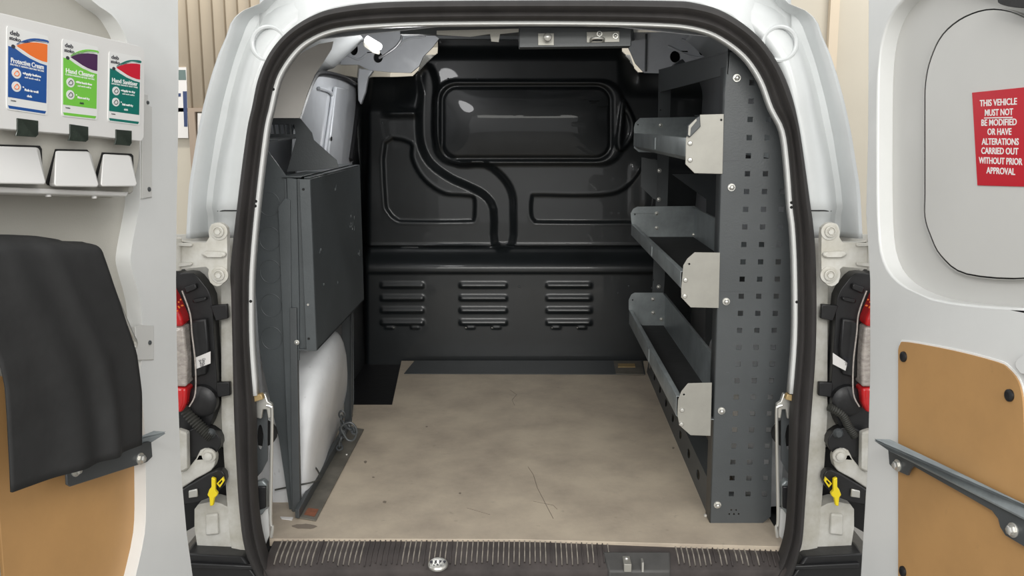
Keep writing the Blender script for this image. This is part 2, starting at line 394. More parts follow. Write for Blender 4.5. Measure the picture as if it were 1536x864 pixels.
# --- inside shell: floor pan, walls, roof lining
bm = new(); box(bm, (-.64, 1.95, LOAD-.06), (.68, 3.75, LOAD-.022)); obj('floor_pan', bm, 'black_plastic', van)
wprof = [(-.64, LOAD-.05), (-.65, 1.15), (-.665, 1.40), (-.67, 1.62), (-.65, 1.76), (-.56, 1.82), (-.2, 1.85), (0, 1.85)]
for s, nm in ((-1, 'side_wall'), (1, 'side_wall')):
    bm = new(); rows = []
    for y in (1.965, 2.0, 2.05, 2.12, 2.2, 2.3, 2.45, 3.0, 3.72):
        t = min(1, max(0, (y-1.965)/.45)); rows.append([(s*-x*(1-(.05 if z < 1.3 else .10 if z < 1.5 else .19)*(1-t)), y+(z-.55)*.07*(1-t), z-(.15*(1-t) if z > 1.7 else 0)) for x, z in wprof])
    grid(bm, rows); obj(nm, bm, 'inner_paint', van, angle=50, solid=.002)
# left trim panel (grey card behind the pillar)
LW = lambda px, py, X=-.60: at_x(px, py, X)
bm = new(); O = [(399, 177), (403, 150), (412, 122), (430, 96), (455, 78), (478, 66), (500, 62), (497, 74), (483, 96), (472, 112), (461, 140), (452, 170), (449, 177)]
prism(bm, [at(x, y, 2.16+.0011*(x-400)) for x, y in O], (0, .004, 0)); obj('trim_card', bm, 'headliner', van)
# blanked side window behind it
bm = new(); O = sm2([(444, 182), (468, 116), (482, 108), (528, 122), (538, 134), (533, 190), (520, 262), (446, 262)], 3)
prism(bm, [LW(x, y, -.612) for x, y in O], (-.004, 0, 0)); wb = obj('window_blank', bm, 'inner_paint', van, bevel=.002)
bm = new(); tube(bm, smooth_path([LW(x, y, -.607) for x, y in [(444, 190), (455, 155), (470, 118), (482, 110), (510, 115), (528, 124), (537, 136), (534, 180), (526, 240)]], 5), .009, 8)
obj('rubber_edge', bm, 'black_plastic', wb)
bm = new(); tube(bm, smooth_path([LW(x, y, -.606) for x, y in [(484, 250), (494, 180), (498, 150), (497, 140), (489, 135), (478, 132)]], 5), .005, 8); obj('pressed_rib', bm, 'inner_paint', wb)
bm = new(); prism(bm, [LW(x, y, -.598) for x, y in [(505, 130), (524, 134), (512, 250), (492, 246)]], (-.012, 0, 0)); obj('window_rib', bm, 'inner_paint', wb, bevel=.004)
bm = new(); lathe(bm, LW(497, 208, -.597), (1, 0, 0), [(0, .007), (.002, .006)], 12); obj('plug', bm, 'black_void', wb)
# roof corner pressings either side of the bulkhead
for s in (-1, 1):
    bm = new()
    if s < 0: O = [(503, 98), (512, 72), (522, 56), (560, 48), (640, 46), (662, 56), (650, 72), (636, 86), (630, 100), (618, 110), (585, 109), (556, 106), (540, 98)]
    else: O = [(930, 50), (1080, 48), (1092, 62), (1075, 82), (1058, 92), (1040, 100), (1005, 111), (965, 110), (952, 96), (944, 78), (938, 66)]
    fr = YF(3.42); pts = fr.pts(O)
    plate(bm, fr, pts, [fr.pts(circ(533, 75, 6, 9)) if s < 0 else fr.pts(circ(1050, 72, 5, 12)), fr.pts(circ(569, 87, 7, 8)) if s < 0 else fr.pts(circ(1011, 86, 8, 9))], .015, .03)
    cp = obj('roof_gusset', bm, 'inner_paint', van, bevel=.004, seg=3)
    for hx, hy in (((533, 75), (569, 87)) if s < 0 else ((1050, 72), (1011, 86))):
        bm = new(); cyl(bm, fr.P(*fr.uv(hx, hy), -.02), fr.P(*fr.uv(hx, hy), -.012), .03); obj('gusset_recess', bm, 'black_void', cp)
    for L in (([(515, 60), (540, 66), (556, 62), (570, 70)], [(505, 90), (522, 84), (540, 90), (552, 82)], [(600, 70), (612, 60), (640, 56)]) if s < 0 else ([(968, 52), (967, 108)], [(1020, 60), (1040, 66), (1066, 60)], [(1000, 70), (1030, 84), (1052, 88)])):
        bm = new(); tube(bm, smooth_path([fr.P(*fr.uv(a, b), .031) for a, b in L], 5), .004, 8); obj('gusset_bead', bm, 'inner_paint' if s < 0 or L[0][0] > 990 else 'dark_steel', cp)
bm = new(); prism(bm, [at(x, y, 3.36) for x, y in [(538, 102), (560, 106), (552, 116), (548, 138), (541, 157), (537, 150), (536, 120)]], (0, .03, 0))
obj('pillar_tongue', bm, 'inner_paint', van, bevel=.004)
# roof bows
for yy, zz in ((2.45, 1.84), (2.95, 1.84)):
    bm = new(); box(bm, (-.44, yy, zz-.03), (.44, yy+.06, zz)); obj('roof_bow', bm, 'inner_paint', van, bevel=.006)

# --- bulkhead: one pressed sheet modelled as relief
BY = 3.62; BF = YF(BY)
def sstep(x): x = np.clip(x, 0, 1); return x*x*(3-2*x)
def sd_poly(PX, PY, poly):
    n = len(poly); d = np.full(PX.shape, 1e9); ins = np.zeros(PX.shape, bool)
    for i in range(n):
        ax, ay = poly[i]; bx, by = poly[(i+1) % n]; ex, ey = bx-ax, by-ay; L = ex*ex+ey*ey or 1e-9
        t = np.clip(((PX-ax)*ex+(PY-ay)*ey)/L, 0, 1)
        d = np.minimum(d, np.hypot(PX-ax-t*ex, PY-ay-t*ey))
        c = ((ay > PY) != (by > PY)) & (PX < (bx-ax)*(PY-ay)/((by-ay) if by != ay else 1e-9)+ax); ins ^= c
    return np.where(ins, -d, d)
def emb(sd, wd, h): return h*sstep((-sd+wd*.5)/wd)
NX, NY = 300, 300
PX, PY = np.meshgrid(np.linspace(508, 1060, NX), np.linspace(38, 562, NY))
H = np.zeros(PX.shape)
H += .055*sstep((PY-372)/28) - .012*sstep((PY-366)/3)*(1-sstep((PY-370)/4))
H -= .008*sstep((PY-404)/5)
chan = sm2([(630, 171), (632, 213), (646, 243), (675, 265), (701, 277), (727, 291), (742, 314), (744, 366), (766, 366), (768, 320), (766, 291), (753, 268), (727, 249), (688, 249), (662, 230), (650, 204), (650, 158), (652, 130), (648, 110), (640, 100), (628, 112), (632, 140)], 3)
H += emb(sd_poly(PX, PY, chan)-2, 13, -.026)
outer = rrect(651, 122, 934, 246, 32, 8); inner = rrect(666, 132, 913, 235, 20, 8)
H += emb(sd_poly(PX, PY, outer), 9, .012)
sdi = sd_poly(PX, PY, inner); H += emb(sdi-6, 5, -.014); H += emb(sdi, 4, .007)
H += np.where(sdi < 0, .016*np.clip(1-((PX-789.5)/124)**4, 0, 1)*np.clip(1-((PY-183)/52)**2, 0, 1), 0)
ear = sm2([(934, 150), (946, 168), (952, 185), (950, 205), (940, 220), (930, 226), (924, 215), (928, 180)], 4)
se = sd_poly(PX, PY, ear); H += emb(se, 5, .016); H += emb(se+7, 4, -.010)
lp = sm2([(577, 214), (577, 300), (582, 318), (594, 330), (612, 333), (700, 333), (711, 330), (713, 320), (713, 300), (708, 294), (690, 292), (668, 290), (645, 277), (628, 258), (618, 235), (616, 214)], 3)
s1 = sd_poly(PX, PY, lp); H += emb(s1, 6, -.010)
H += .003*np.exp(-(s1/2.5)**2)
rp = sm2([(797, 296), (796, 322), (802, 332), (815, 334), (940, 334), (975, 330), (985, 250), (970, 240), (955, 262), (940, 280), (915, 291), (860, 293), (806, 292)], 3)
s2 = sd_poly(PX, PY, rp); H += emb(s2, 6, -.010); H += .0025*np.exp(-(s2/2.5)**2)
H += .010*np.exp(-((PY-368)/1.6)**2)
for gx0, gx1 in ((572, 640), (689, 763), (817, 888)):
    for gy in (424, 443, 461, 479):
        m = sstep((PX-gx0)/5)*sstep((gx1-PX)/5)
        H += m*.008*sstep((PY-gy+6)/8)*(1-sstep((PY-gy-2)/4))
    for c in ((gx0+gx1)/2-19, (gx0+gx1)/2+19):
        H += .006*sstep((8-np.abs(PX-c))/3)*np.exp(-((PY-487)/2)**2)
# shoulder top left, sides rolling away
H -= .10*sstep((640-PX)/60)*sstep((172-PY)/60)
H += .012*np.exp(-((PY-170)/5)**2)*sstep((632-PX)/12)*sstep((PX-570)/20)
H -= .12*sstep((556-PX)/24)
H -= .10*sstep((PX-925)/40)*sstep((150-PY)/50)
H += .02*sstep((PX-940)/30)*sstep((PY-238)/20)*(1-sstep((PY-300)/40))
H -= .03*sstep((92-PY)/25)
sw = np.exp(-(((PX-680)/95)**2)*1.0); H += .003*np.exp(-((PY-376+8*sw)/1.5)**2)*sstep((770-PX)/10)*sstep((PX-580)/30)
# mask the sheet's cut-away upper corners
keep = ~((PX < 655) & (PY < 112-.9*np.clip(PX-618, 0, 60)) & (PX > 0)) & ~((PX > 935) & (PY < 106-1.2*np.clip(962-PX, 0, 40)))
bm = new(); Vt = {}
for j in range(NY):
    for i in range(NX):
        if keep[j, i]:
            p = BF.P(*BF.uv(PX[j, i], PY[j, i]), H[j, i]); Vt[j, i] = bm.verts.new(p)
for j in range(NY-1):
    for i in range(NX-1):
        q = [(j, i), (j, i+1), (j+1, i+1), (j+1, i)]
        if all(k in Vt for k in q): bm.faces.new([Vt[k] for k in q])
bulk = obj('bulkhead', bm, 'black_gloss', van, angle=80, solid=.002)
for cx, hw in ((705, 6), (744, 6), (833, 6), (870, 6), (592, 2), (627, 2)):
    bm = new(); box(bm, BF.P(*BF.uv(cx-hw, 488), .040), BF.P(*BF.uv(cx+hw, 486.6), .052)); obj('vent_tab', bm, 'galvanised', bulk)
for hx, hy, hn in ((573, 184, .0), (672, 118, 0), (716, 118, 0), (941, 426, .05), (925, 436, .05), (779, 427, .05)):
    bm = new(); lathe(bm, BF.P(*BF.uv(hx, hy), hn-.001), BF.N, [(0, .004), (.004, .003), (.005, .001)], 10); obj('rivet', bm, 'dark_steel', bulk)
# scuffs pressed in the window blank
bm = new(); random.seed(4)
for k in range(9):
    a = 862+random.random()*36; b = 150+random.random()*12; l = 6+random.random()*14
    tube(bm, [BF.P(*BF.uv(a, b), .011), BF.P(*BF.uv(a+l/2, b+random.uniform(-1.5, 1.5)), .0125), BF.P(*BF.uv(a+l, b+random.uniform(-2, 2)), .011)], .0016, 5)
obj('scuff_mark', bm, 'black_gloss', bulk)

# --- latch housing under the roof edge
HF = YF(2.06)
bm = new(); plate(bm, HF, HF.pts([(778, 43), (948, 43), (947, 69), (778, 71)]), n0=-.06, n1=0); hl = obj('latch_housing', bm, 'dark_steel', van, bevel=.002)
bm = new(); plate(bm, HF, HF.pts([(807, 50), (831, 50), (831, 68), (807, 68)]), n0=0, n1=.002); obj('striker_plate', bm, 'galvanised', hl, bevel=.0006)
bm = new(); u, v = HF.uv(821, 57); lathe(bm, HF.P(u, v, .002), (0, -1, 0), [(0, .007), (.012, .006), (.018, .009), (.024, .008), (.027, .003)], 16); obj('striker_pin', bm, 'zinc', hl)
bm = new(); plate(bm, HF, HF.pts([(880, 48), (929, 47), (929, 63), (880, 64)]), [HF.pts(rrect(887, 57, 905, 62, 2.4, 3))], n0=0, n1=.002); obj('striker_plate', bm, 'galvanised', hl, bevel=.0006)
bm = new(); tube(bm, smooth_path([HF.P(*HF.uv(a, b), c) for a, b, c in ((886, 62, .002), (887, 59, .016), (895, 58, .02), (904, 59, .016), (905, 62, .002))], 4), .003, 8); obj('striker_loop', bm, 'zinc', hl)
for a in (899, 923):
    bm = new(); u, v = HF.uv(a, 54 if a > 900 else 51); bolt_bm(bm, HF.P(u, v, .002), (0, -1, 0), .006, .007); obj('striker_bolt', bm, 'zinc', hl)
bm = new(); plate(bm, HF, HF.pts([(655, 52), (705, 55), (735, 51), (737, 62), (748, 63), (750, 51), (778, 48), (778, 43), (655, 46)]), n0=-.004, n1=0); obj('header_strip', bm, 'grey_trim', van)
bm = new(); box(bm, at(600, 43, 2.2)-V((0, 0, .012)), at(778, 43, 2.24)+V((0, 0, .0))); obj('header_rail', bm, 'dark_steel', van)
bm = new(); plate(bm, YF(3.35), YF(3.35).pts([(640, 45), (660, 58), (952, 60), (950, 42), (640, 40)]), n0=-.05, n1=0); obj('bulkhead_cap', bm, 'dark_steel', van)

# --- left wheel arch: lofted pressing
def arch(s, yy, nm):
    bm = new(); rows = []
    for y, h, xb, xt in yy:
        m = lambda f: xb+(xt-xb)*f
        pts = [(m(0), 0), (m(.15), h*.25), (m(.6), h*.5), (m(.95), h*.72), (m(1), h*.88), (m(1)+.008, h*.96), (m(1)+.022, h), (m(1)+.06, h+.004), (.64, h+.01)]
        rows.append([(s*a, y, LOAD-.012+b) for a, b in pts])
    grid(bm, rows); face(bm, [V(p) for p in rows[0]]+[V((s*.64, yy[0][0], LOAD-.012))]); bmesh.ops.remove_doubles(bm, verts=bm.verts, dist=1e-5)
    return obj(nm, bm, 'wheel_paint', van, angle=50, subsurf=1)
ar = [(2.16, .01, .555, .555), (2.16, .10, .553, .548), (2.165, .20, .545, .535), (2.18, .27, .538, .522), (2.24, .325, .536, .508), (2.31, .36, .538, .498), (2.38, .378, .541, .494), (2.48, .378, .552, .503), (2.58, .35, .560, .515), (2.70, .26, .57, .53), (2.84, .05, .58, .57)]
wa = arch(-1, ar, 'wheel_arch'); arch(1, ar, 'wheel_arch')
bm = new(); tube(bm, smooth_path([at(437, 688, 2.17), at(455, 690, 2.2), at(472, 700, 2.24), at(480, 716, 2.2), at(470, 723, 2.165), at(440, 729, 2.15), at(412, 735, 2.14)], 6), .0022, 8); obj('arch_wire', bm, 'hose_rubber', wa)

# --- sill trim with moulded ribs
bm = new()
rows = []
for y, z in ((1.985, LOAD-.030), (1.975, LOAD-.0075), (1.95, LOAD-.0075), (1.90, LOAD-.017), (1.87, LOAD-.032), (1.865, LOAD-.09)):
    rows.append([(-.565+1.13*k/20, y, z) for k in range(21)])
grid(bm, rows); sill = obj('sill_trim', bm, 'sill_plastic', van, solid=.004)
def sillz(y): return float(np.interp(y, [1.865, 1.87, 1.90, 1.95, 1.965, 1.985], [LOAD-.09, LOAD-.032, LOAD-.017, LOAD-.0075, LOAD-.0075, LOAD-.0075]))
random.seed(7)
SF = Frame((0, 0, LOAD-.01), (1, 0, 0), (0, 1, 0))
nrib = 0
for k in range(96):
    x = -.545+k*.0115
    if .185 < x < .325: continue
    if -.35 < x < -.26 and 0: continue
    y0, y1 = 1.956-.028*max(0, min(1, (x-.1)/.45)), 1.874+random.random()*.012
    bm = new()
    path = [(x+.0*(y-1.9), y, sillz(y)+.0055) for y in (y0, y0-.004, 1.92, 1.90, 1.888, y1)]
    w_ = .0017
    grid(bm, [[(p[0]-w_, p[1], p[2]-.005), (p[0]-w_*.6, p[1], p[2]), (p[0]+w_*.6, p[1], p[2]), (p[0]+w_, p[1], p[2]-.005)] for p in path])
    pale = not (-.36 < x < -.27) and random.random() < (.85 if x < .35 else .5)
    obj('sill_rib', bm, 'pale_dirt' if pale else 'sill_plastic', sill)
bm = new(); lathe(bm, at_z(657, 848, LOAD-.016), (0, -.2, 1), [(0, .021), (.004, .021), (.007, .018), (.008, .010)], 28); bdg = obj('round_badge', bm, 'zinc', sill, label='round white metal badge with stamped marks')
bm = new(); FB = Frame(at_z(657, 848, LOAD-.016), (1, 0, 0), (0, .98, .2))
letters(bm, '8 5 7 9', FB, 0, .0, .0088, .012, .0004); letters(bm, '- + -', FB, 0, -.009, .0088, .010, .0003); obj('badge_marks', bm, 'dark_print', sill)
# recessed latch well on the right of the sill
a, b = at_z(905, 838, LOAD-.012), at_z(1008, 838, LOAD-.012)
bm = new(); prism(bm, [(a.x, 1.908, LOAD-.006), (b.x, 1.908, LOAD-.006), (b.x-.006, 1.862, LOAD-.030), (a.x+.010, 1.862, LOAD-.030)], (0, 0, -.05)); lw = obj('latch_cover', bm, 'cover_plastic', sill, bevel=.004)
p = at_z(945, 856, LOAD-.006)
bm = new(); box(bm, (p.x-.008, 1.858, LOAD-.03), (p.x+.008, 1.90, LOAD-.012)); obj('catch_plate', bm, 'galvanised', sill, bevel=.001)
bm = new(); lathe(bm, (p.x, 1.885, LOAD-.012), (0, 0, 1), [(0, .005), (.003, .004)], 12); obj('catch_screw', bm, 'zinc', sill)
bm = new(); box(bm, (p.x+.030, 1.858, LOAD-.03), (p.x+.034, 1.878, LOAD-.008)); obj('catch_pin', bm, 'zinc', sill)

# --- hinges, tail lamps, door checks, bumper: mirrored left and right
def sideparts(s):
    L = 'left' if s < 0 else 'right'
    def X(x): return MX(s, x)
    def pl(name, mt, O, Y, n0, n1, parent=van, holes=(), **kw):
        fr = YF(Y); bm = new(); plate(bm, fr, fr.pts([(X(a), b) for a, b in O]), [fr.pts([(X(a), b) for a, b in h]) for h in holes], n0, n1)
        return obj(name, bm, mt, parent, **kw)
    # body metal beside the lamp
    pl('lamp_pocket', 'dull_paint', [(225, 352), (356, 352), (356, 688), (330, 700), (225, 700)], 2.02, -.01, 0)
    # upper hinge
    h = pl('upper_hinge', 'dull_paint', sm2([(318, 345), (322, 335), (332, 333), (341, 338), (345, 350), (345, 408), (340, 422), (330, 427), (320, 421), (317, 408), (314, 398), (268, 403), (264, 400), (264, 362), (268, 360), (314, 362)], 2), 1.905, 0, .02, bevel=.004, seg=3)
    fr = YF(1.885)
    pl('hinge_rib', 'dull_paint', [(303, 380), (310, 376), (338, 377), (342, 381), (338, 385), (310, 385)], 1.885, 0, .012, h, bevel=.004)
    pl('hinge_rib', 'dull_paint', [(266, 363), (290, 365), (290, 369), (266, 368)], 1.885, 0, .008, h, bevel=.002)
    pl('hinge_rib', 'dull_paint', [(266, 394), (290, 393), (290, 397), (266, 400)], 1.885, 0, .008, h, bevel=.002)
    for bx, by in ((329, 347), (330, 412)):
        bm = new(); u, v = fr.uv(X(bx), by); lathe(bm, fr.P(u, v, 0), (0, -1, 0), [(0, .0175), (.003, .0175), (.0035, .0165), (.0035, .012)], 24)
        lathe(bm, fr.P(u, v, .0035), (0, -1, 0), [(0, .0115), (.006, .011), (.007, .009), (.004, .008)], 24)
        lathe(bm, fr.P(u, v, .0035), (0, -1, 0), [(0, .006), (.009, .0055)], 6); obj('hinge_bolt', bm, 'dull_paint', h)
    bm = new(); cyl(bm, fr.P(*fr.uv(X(264), 405), 0), fr.P(*fr.uv(X(264), 357), 0), .011); obj('hinge_knuckle', bm, 'dull_paint', h)
    # tail lamp
    tl = pl('tail_lamp', 'black_plastic', sm2([(262, 412), (280, 406), (300, 406), (314, 420), (326, 440), (329, 480), (332, 530), (335, 580), (330, 612), (318, 640), (300, 655), (272, 650), (262, 620)], 2), 1.985, 0, .04, label='tail lamp with black housing, red and clear lenses', bevel=.008, seg=3)
    for O in ([(318, 457), (343, 455), (345, 476), (326, 480)], [(326, 572), (347, 571), (348, 591), (328, 594)]): pl('lamp_lug', 'black_plastic', O, 1.955, 0, .012, tl, bevel=.002)
    pl('lamp_ridge', 'black_plastic', [(288, 480), (312, 476), (316, 520), (312, 560), (290, 566)], 1.945, 0, .012, tl, bevel=.004)
    for O in ([(290, 448), (312, 444), (312, 449), (292, 454)], [(278, 430), (296, 424), (298, 432), (280, 440)]): pl('lamp_fold', 'black_plastic', O, 1.945, 0, .01, tl, bevel=.003)
    bm = new(); fr = YF(1.945); u, v = fr.uv(X(304), 600); lathe(bm, fr.P(u, v, 0), (0, -1, 0), [(0, .036), (.012, .034), (.018, .026), (.02, .01)], 24); obj('bulb_cap', bm, 'black_plastic', tl)
    lb = pl('rating_label', 'paper', [(294, 536), (316, 527), (316, 545), (295, 553)] if s < 0 else [(301, 531), (322, 542), (322, 551), (303, 546)] and [(1573-1249, 529), (1573-1271, 544), (1573-1268, 556), (1573-1249, 546)], 1.931, 0, .001, tl)
    bm = new(); fr2 = YF(1.93)
    for k in range(4):
        a = fr2.uv(X(298 if s < 0 else 308), 540+3*k-(0 if s < 0 else 2)); letters(bm, ('E4 021', 'R 24', '7503', 'SAE')[k], fr2, a[0]+.008, a[1], .0005, .007, 0, .8, 'CENTER', rot=.35 if s < 0 else -.4)
    obj('label_print', bm, 'dark_print', tl)
    for nm, mt, O, nn in (('red_lens', 'red_lens', [(264, 426), (272, 440), (285, 470), (287, 483), (262, 483)], .05),
                      ('clear_lens', 'clear_lens', [(262, 483), (287, 483), (292, 530), (292, 572), (262, 571)], .048),
                      ('red_lens', 'red_lens', [(262, 571), (292, 573), (291, 595), (284, 610), (272, 606), (262, 594)], .05)):
        pl(nm, mt, O, 1.955, 0, nn, tl, bevel=.007, seg=3)
    bm = new(); tube(bm, smooth_path([YF(1.912).P(*YF(1.912).uv(X(a), b), 0) for a, b in [(273, 436), (285, 470), (288, 500), (293, 545), (293, 590), (284, 610)]], 5), .0016, 6); obj('lens_rim', bm, 'clear_lens', tl)
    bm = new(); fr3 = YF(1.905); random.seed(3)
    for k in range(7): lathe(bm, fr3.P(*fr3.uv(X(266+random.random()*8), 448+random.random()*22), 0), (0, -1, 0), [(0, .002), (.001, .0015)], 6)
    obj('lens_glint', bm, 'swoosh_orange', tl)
    # dark mechanism under the lamp, hose
    bm = new(); hp = smooth_path([YF(1.93).P(*YF(1.93).uv(X(a), b), 0) for a, b in ([(258, 585), (278, 615), (300, 640), (318, 656)] if s < 0 else [(330, 610), (310, 622), (300, 640), (290, 655)])], 14)
    tube(bm, hp, .013, 14, rf=lambda t: (.0135 if int(t*42) % 2 else .0105)*(1 if s < 0 else .7)); obj('corrugated_hose', bm, 'hose_rubber', van)
    pl('cable_boot', 'black_plastic', sm2([(290, 640), (312, 634), (332, 644), (338, 660), (326, 676), (306, 680), (284, 672)], 2), 1.96, 0, .03, bevel=.008, seg=3)
    bm = new(); u, v = YF(1.93).uv(X(316), 650); lathe(bm, YF(1.93).P(u, v, 0), (0, -1, 0), [(0, .012), (.004, .011), (.009, .006)], 12); obj('boot_screw', bm, 'dark_steel', van)
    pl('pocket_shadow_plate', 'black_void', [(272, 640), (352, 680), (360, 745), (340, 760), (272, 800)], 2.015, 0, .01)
    # lower hinge
    lh = pl('lower_hinge', 'dull_paint', sm2([(300, 682), (306, 670), (318, 667), (327, 675), (328, 688), (322, 700), (300, 712), (276, 728), (270, 726), (268, 708), (284, 700)], 2), 1.95, 0, .025, bevel=.005, seg=3)
    bm = new(); fr = YF(1.925); lathe(bm, fr.P(*fr.uv(X(314), 683), 0), (0, -1, 0), [(0, .016), (.004, .015), (.005, .010), (.010, .009), (.012, .004)], 20); obj('hinge_bolt', bm, 'dull_paint', lh)
    pl('door_check', 'black_plastic', sm2([(272, 735), (300, 716), (330, 700), (342, 706), (340, 724), (316, 742), (290, 750), (272, 752)], 2), 1.935, 0, .022, bevel=.004)
    pl('check_roller', 'zinc', [(284, 735), (297, 732), (298, 744), (284, 746)], 1.912, 0, .006, bevel=.002)
    yc = pl('check_clip', 'yellow_plastic', [(319, 714), (325, 716), (325, 733), (329, 738), (327, 742), (324, 744), (322, 756), (317, 757), (316, 744), (313, 740), (316, 732), (319, 728)], 1.91, 0, .01, label='bright yellow plastic clip', bevel=.002)
    pl('clip_hook', 'yellow_plastic', [(326, 724), (336, 714), (338, 720), (331, 730)], 1.91, 0, .006, yc, [[(328.5, 724), (334, 718.5), (335, 720.5), (330, 727)]], bevel=.0008)
    # lower body mouldings
    lb = pl('lower_pillar', 'dull_paint', sm2([(302, 752), (316, 743), (332, 741), (350, 748), (358, 760), (362, 800), (364, 822), (340, 822), (326, 814), (306, 806)], 2), 1.99, 0, .045, bevel=.012, seg=4)
    pl('pillar_pad', 'dull_paint', [(310, 770), (328, 768), (330, 800), (310, 802)], 1.945, 0, .008, lb, bevel=.005)
    pl('hinge_cover', 'dull_paint', [(270, 640), (285, 645), (286, 700), (272, 706)], 1.93, 0, .02, bevel=.004)
    pl('corner_bumper', 'black_plastic', [(284, 822), (372, 826), (404, 872), (404, 960), (250, 960), (250, 860), (270, 840)], 1.93, -.04, .03, bevel=.006)
    pl('bumper_lip', 'black_plastic', [(286, 842), (382, 846), (384, 852), (286, 850)], 1.90, 0, .01, bevel=.002)
    # latch striker column inside the seal
    frI = YF(1.975)
    pl('lock_pillar', 'dark_steel', [(374, 606), (402, 606), (402, 690), (394, 706), (382, 720), (374, 720)], 1.975, 0, .004, holes=[circ(391, 655, 4.5, 19, 16)], bevel=.001)
    bm = new(); u, v = frI.uv(X(391), 655); cyl(bm, frI.P(u, v, -.02), frI.P(u, v, -.03), .03); obj('pillar_recess', bm, 'black_void', van)
    pl('top_hook', 'zinc', [(376, 594), (400, 588), (404, 600), (410, 604), (410, 624), (404, 626), (402, 612), (396, 612), (394, 626), (386, 624), (384, 602), (376, 600)], 1.955, 0, .012, bevel=.002)
    pl('buffer_block', 'brass', [(374, 592), (395, 588), (398, 596), (377, 602)], 1.94, 0, .016, bevel=.002)
    pl('lock_block', 'galvanised_dull', [(378, 722), (398, 716), (404, 722), (404, 756), (396, 768), (380, 760)], 1.965, 0, .02, bevel=.003)
    pl('lock_jaw', 'black_plastic', [(388, 728), (400, 728), (400, 760), (388, 764)], 1.945, 0, .008, bevel=.002)
    pl('flange_foot', 'white_paint', [(382, 766), (404, 760), (406, 800), (392, 832), (386, 812)], 1.975, 0, .01)
    bm = new(); fr = YF(1.94); q = lambda a, b: fr.P(*fr.uv(X(a), b), 0)
    tube(bm, smooth_path([q(400, 608), q(406, 610), q(408, 620), q(407, 700), q(406, 780), q(409, 790), q(407, 806)], 4), .0035, 8)
    obj('lock_rod', bm, 'zinc', van, label='thin steel lock rod')
sideparts(-1); sideparts(1)
bm = new(); box(bm, (-.62, 1.80, .30), (.62, 1.872, LOAD-.085)); obj('bumper_beam', bm, 'black_plastic', van, bevel=.02, seg=3)
bm = new(); box(bm, (-.8, 1.95, .25), (.8, 5.2, LOAD-.065)); obj('underbody', bm, 'black_plastic', van)

# ------------------------------------------------------------------ rear doors
def door_frame(vp, hinge, Y, flip):
    d = ray(*vp).normalized(); O = at(*hinge, Y)
    U = d if flip < 0 else -d                 # U points right as seen by the viewer
    fr = Frame(O, U, UPC); fr.lean = UPC; return fr
DL = door_frame((1058, 294), (266, 400), 1.82, -1)   # left door: N points right/back to the viewer
DR = door_frame((540, 236), (1306, 400), 1.82, 1)
def dplate(fr, name, mt, O, n0, n1, parent, holes=(), raw=False, **kw):
    bm = new(); H_ = [fr.pts(h, n1) for h in holes]
    plate(bm, fr, O if raw else fr.pts(O, n1), H_, n0, n1); return obj(name, bm, mt, parent, **kw)
def edge(fr, L, off): return fr.pts(L, off)
# left door
ld = thing('rear_door', DL.O, '', ''); bpy.data.objects.remove(ld)
T = .035
hl_ = edge(DL, [(268, -120), (267, 0), (268, 100), (267, 200), (265, 320), (264, 420), (266, 560), (271, 700), (280, 800), (289, 864), (296, 930)], T)
outer = hl_+[(-.60, DL.uv(296, 930)[1]-.02), (-.66, -.4), (-.66, .35), (-.60, .62), (-.3, .66)]
rec = edge(DL, sm2([(80, -60), (137, 0), (167, 22), (181, 41), (191, 63), (202, 110), (209, 200), (210, 290), (207, 320), (197, 375), (197, 400), (210, 450), (214, 500), (213, 540), (210, 570), (217, 640), (219, 740), (217, 800), (204, 862)], 3, False), T)
rec = rec+[(-.30, rec[-1][1]-.08), (-.58, rec[-1][1]-.08), (-.60, 0), (-.57, .5), (-.40, .56)]
bm = new(); plate(bm, DL, outer, [rec], -.01, T)
ldoor = obj('rear_door', bm, 'white_paint', van, label='open left rear door carrying the dispensers', bevel=.018, seg=5)
dL = lambda name, mt, O, n0, n1, holes=(), parent=ldoor, **kw: dplate(DL, name, mt, O, n0, n1, parent, holes, **kw)
bm = new(); plate(bm, DL, [(u*.995, v) for u, v in outer], (), -.03, .006); obj('door_skin', bm, 'grey_trim', ldoor)
bm = new(); plate(bm, DL, edge(DL, [(217, 556), (218, 800), (204, 858), (196, 872)], .012)+[(-.52, -.53), (-.52, -.12)], (), .006, .012); obj('plywood_panel', bm, 'hardboard', ldoor, bevel=.001)
bm = new(); u, v = DL.uv(209, 849, .012); lathe(bm, DL.P(u, v, .012), DL.N, [(0, .010), (.003, .010), (.005, .006)], 18); obj('push_fastener', bm, 'black_plastic', ldoor)
for O, sc_ in (([(214, 140), (222, 142), (222, 158), (228, 160), (228, 296), (213, 298)], (221, 284)), ([(203, 490), (213, 487), (231, 488), (231, 540), (206, 540)], (222, 514))):
    dL('tab', 'light_trim', O, .03, T+.003, bevel=.001)
    bm = new(); u, v = DL.uv(*sc_, T); lathe(bm, DL.P(u, v, T+.003), DL.N, [(0, .0042), (.002, .004), (.003, .002)], 12); obj('tab_screw', bm, 'dark_steel', ldoor)
bm = new(); u, v = DL.uv(219, 154, T); lathe(bm, DL.P(u, v, T+.003), DL.N, [(0, .0035), (.002, .003)], 10); obj('tab_screw', bm, 'dark_steel', ldoor)
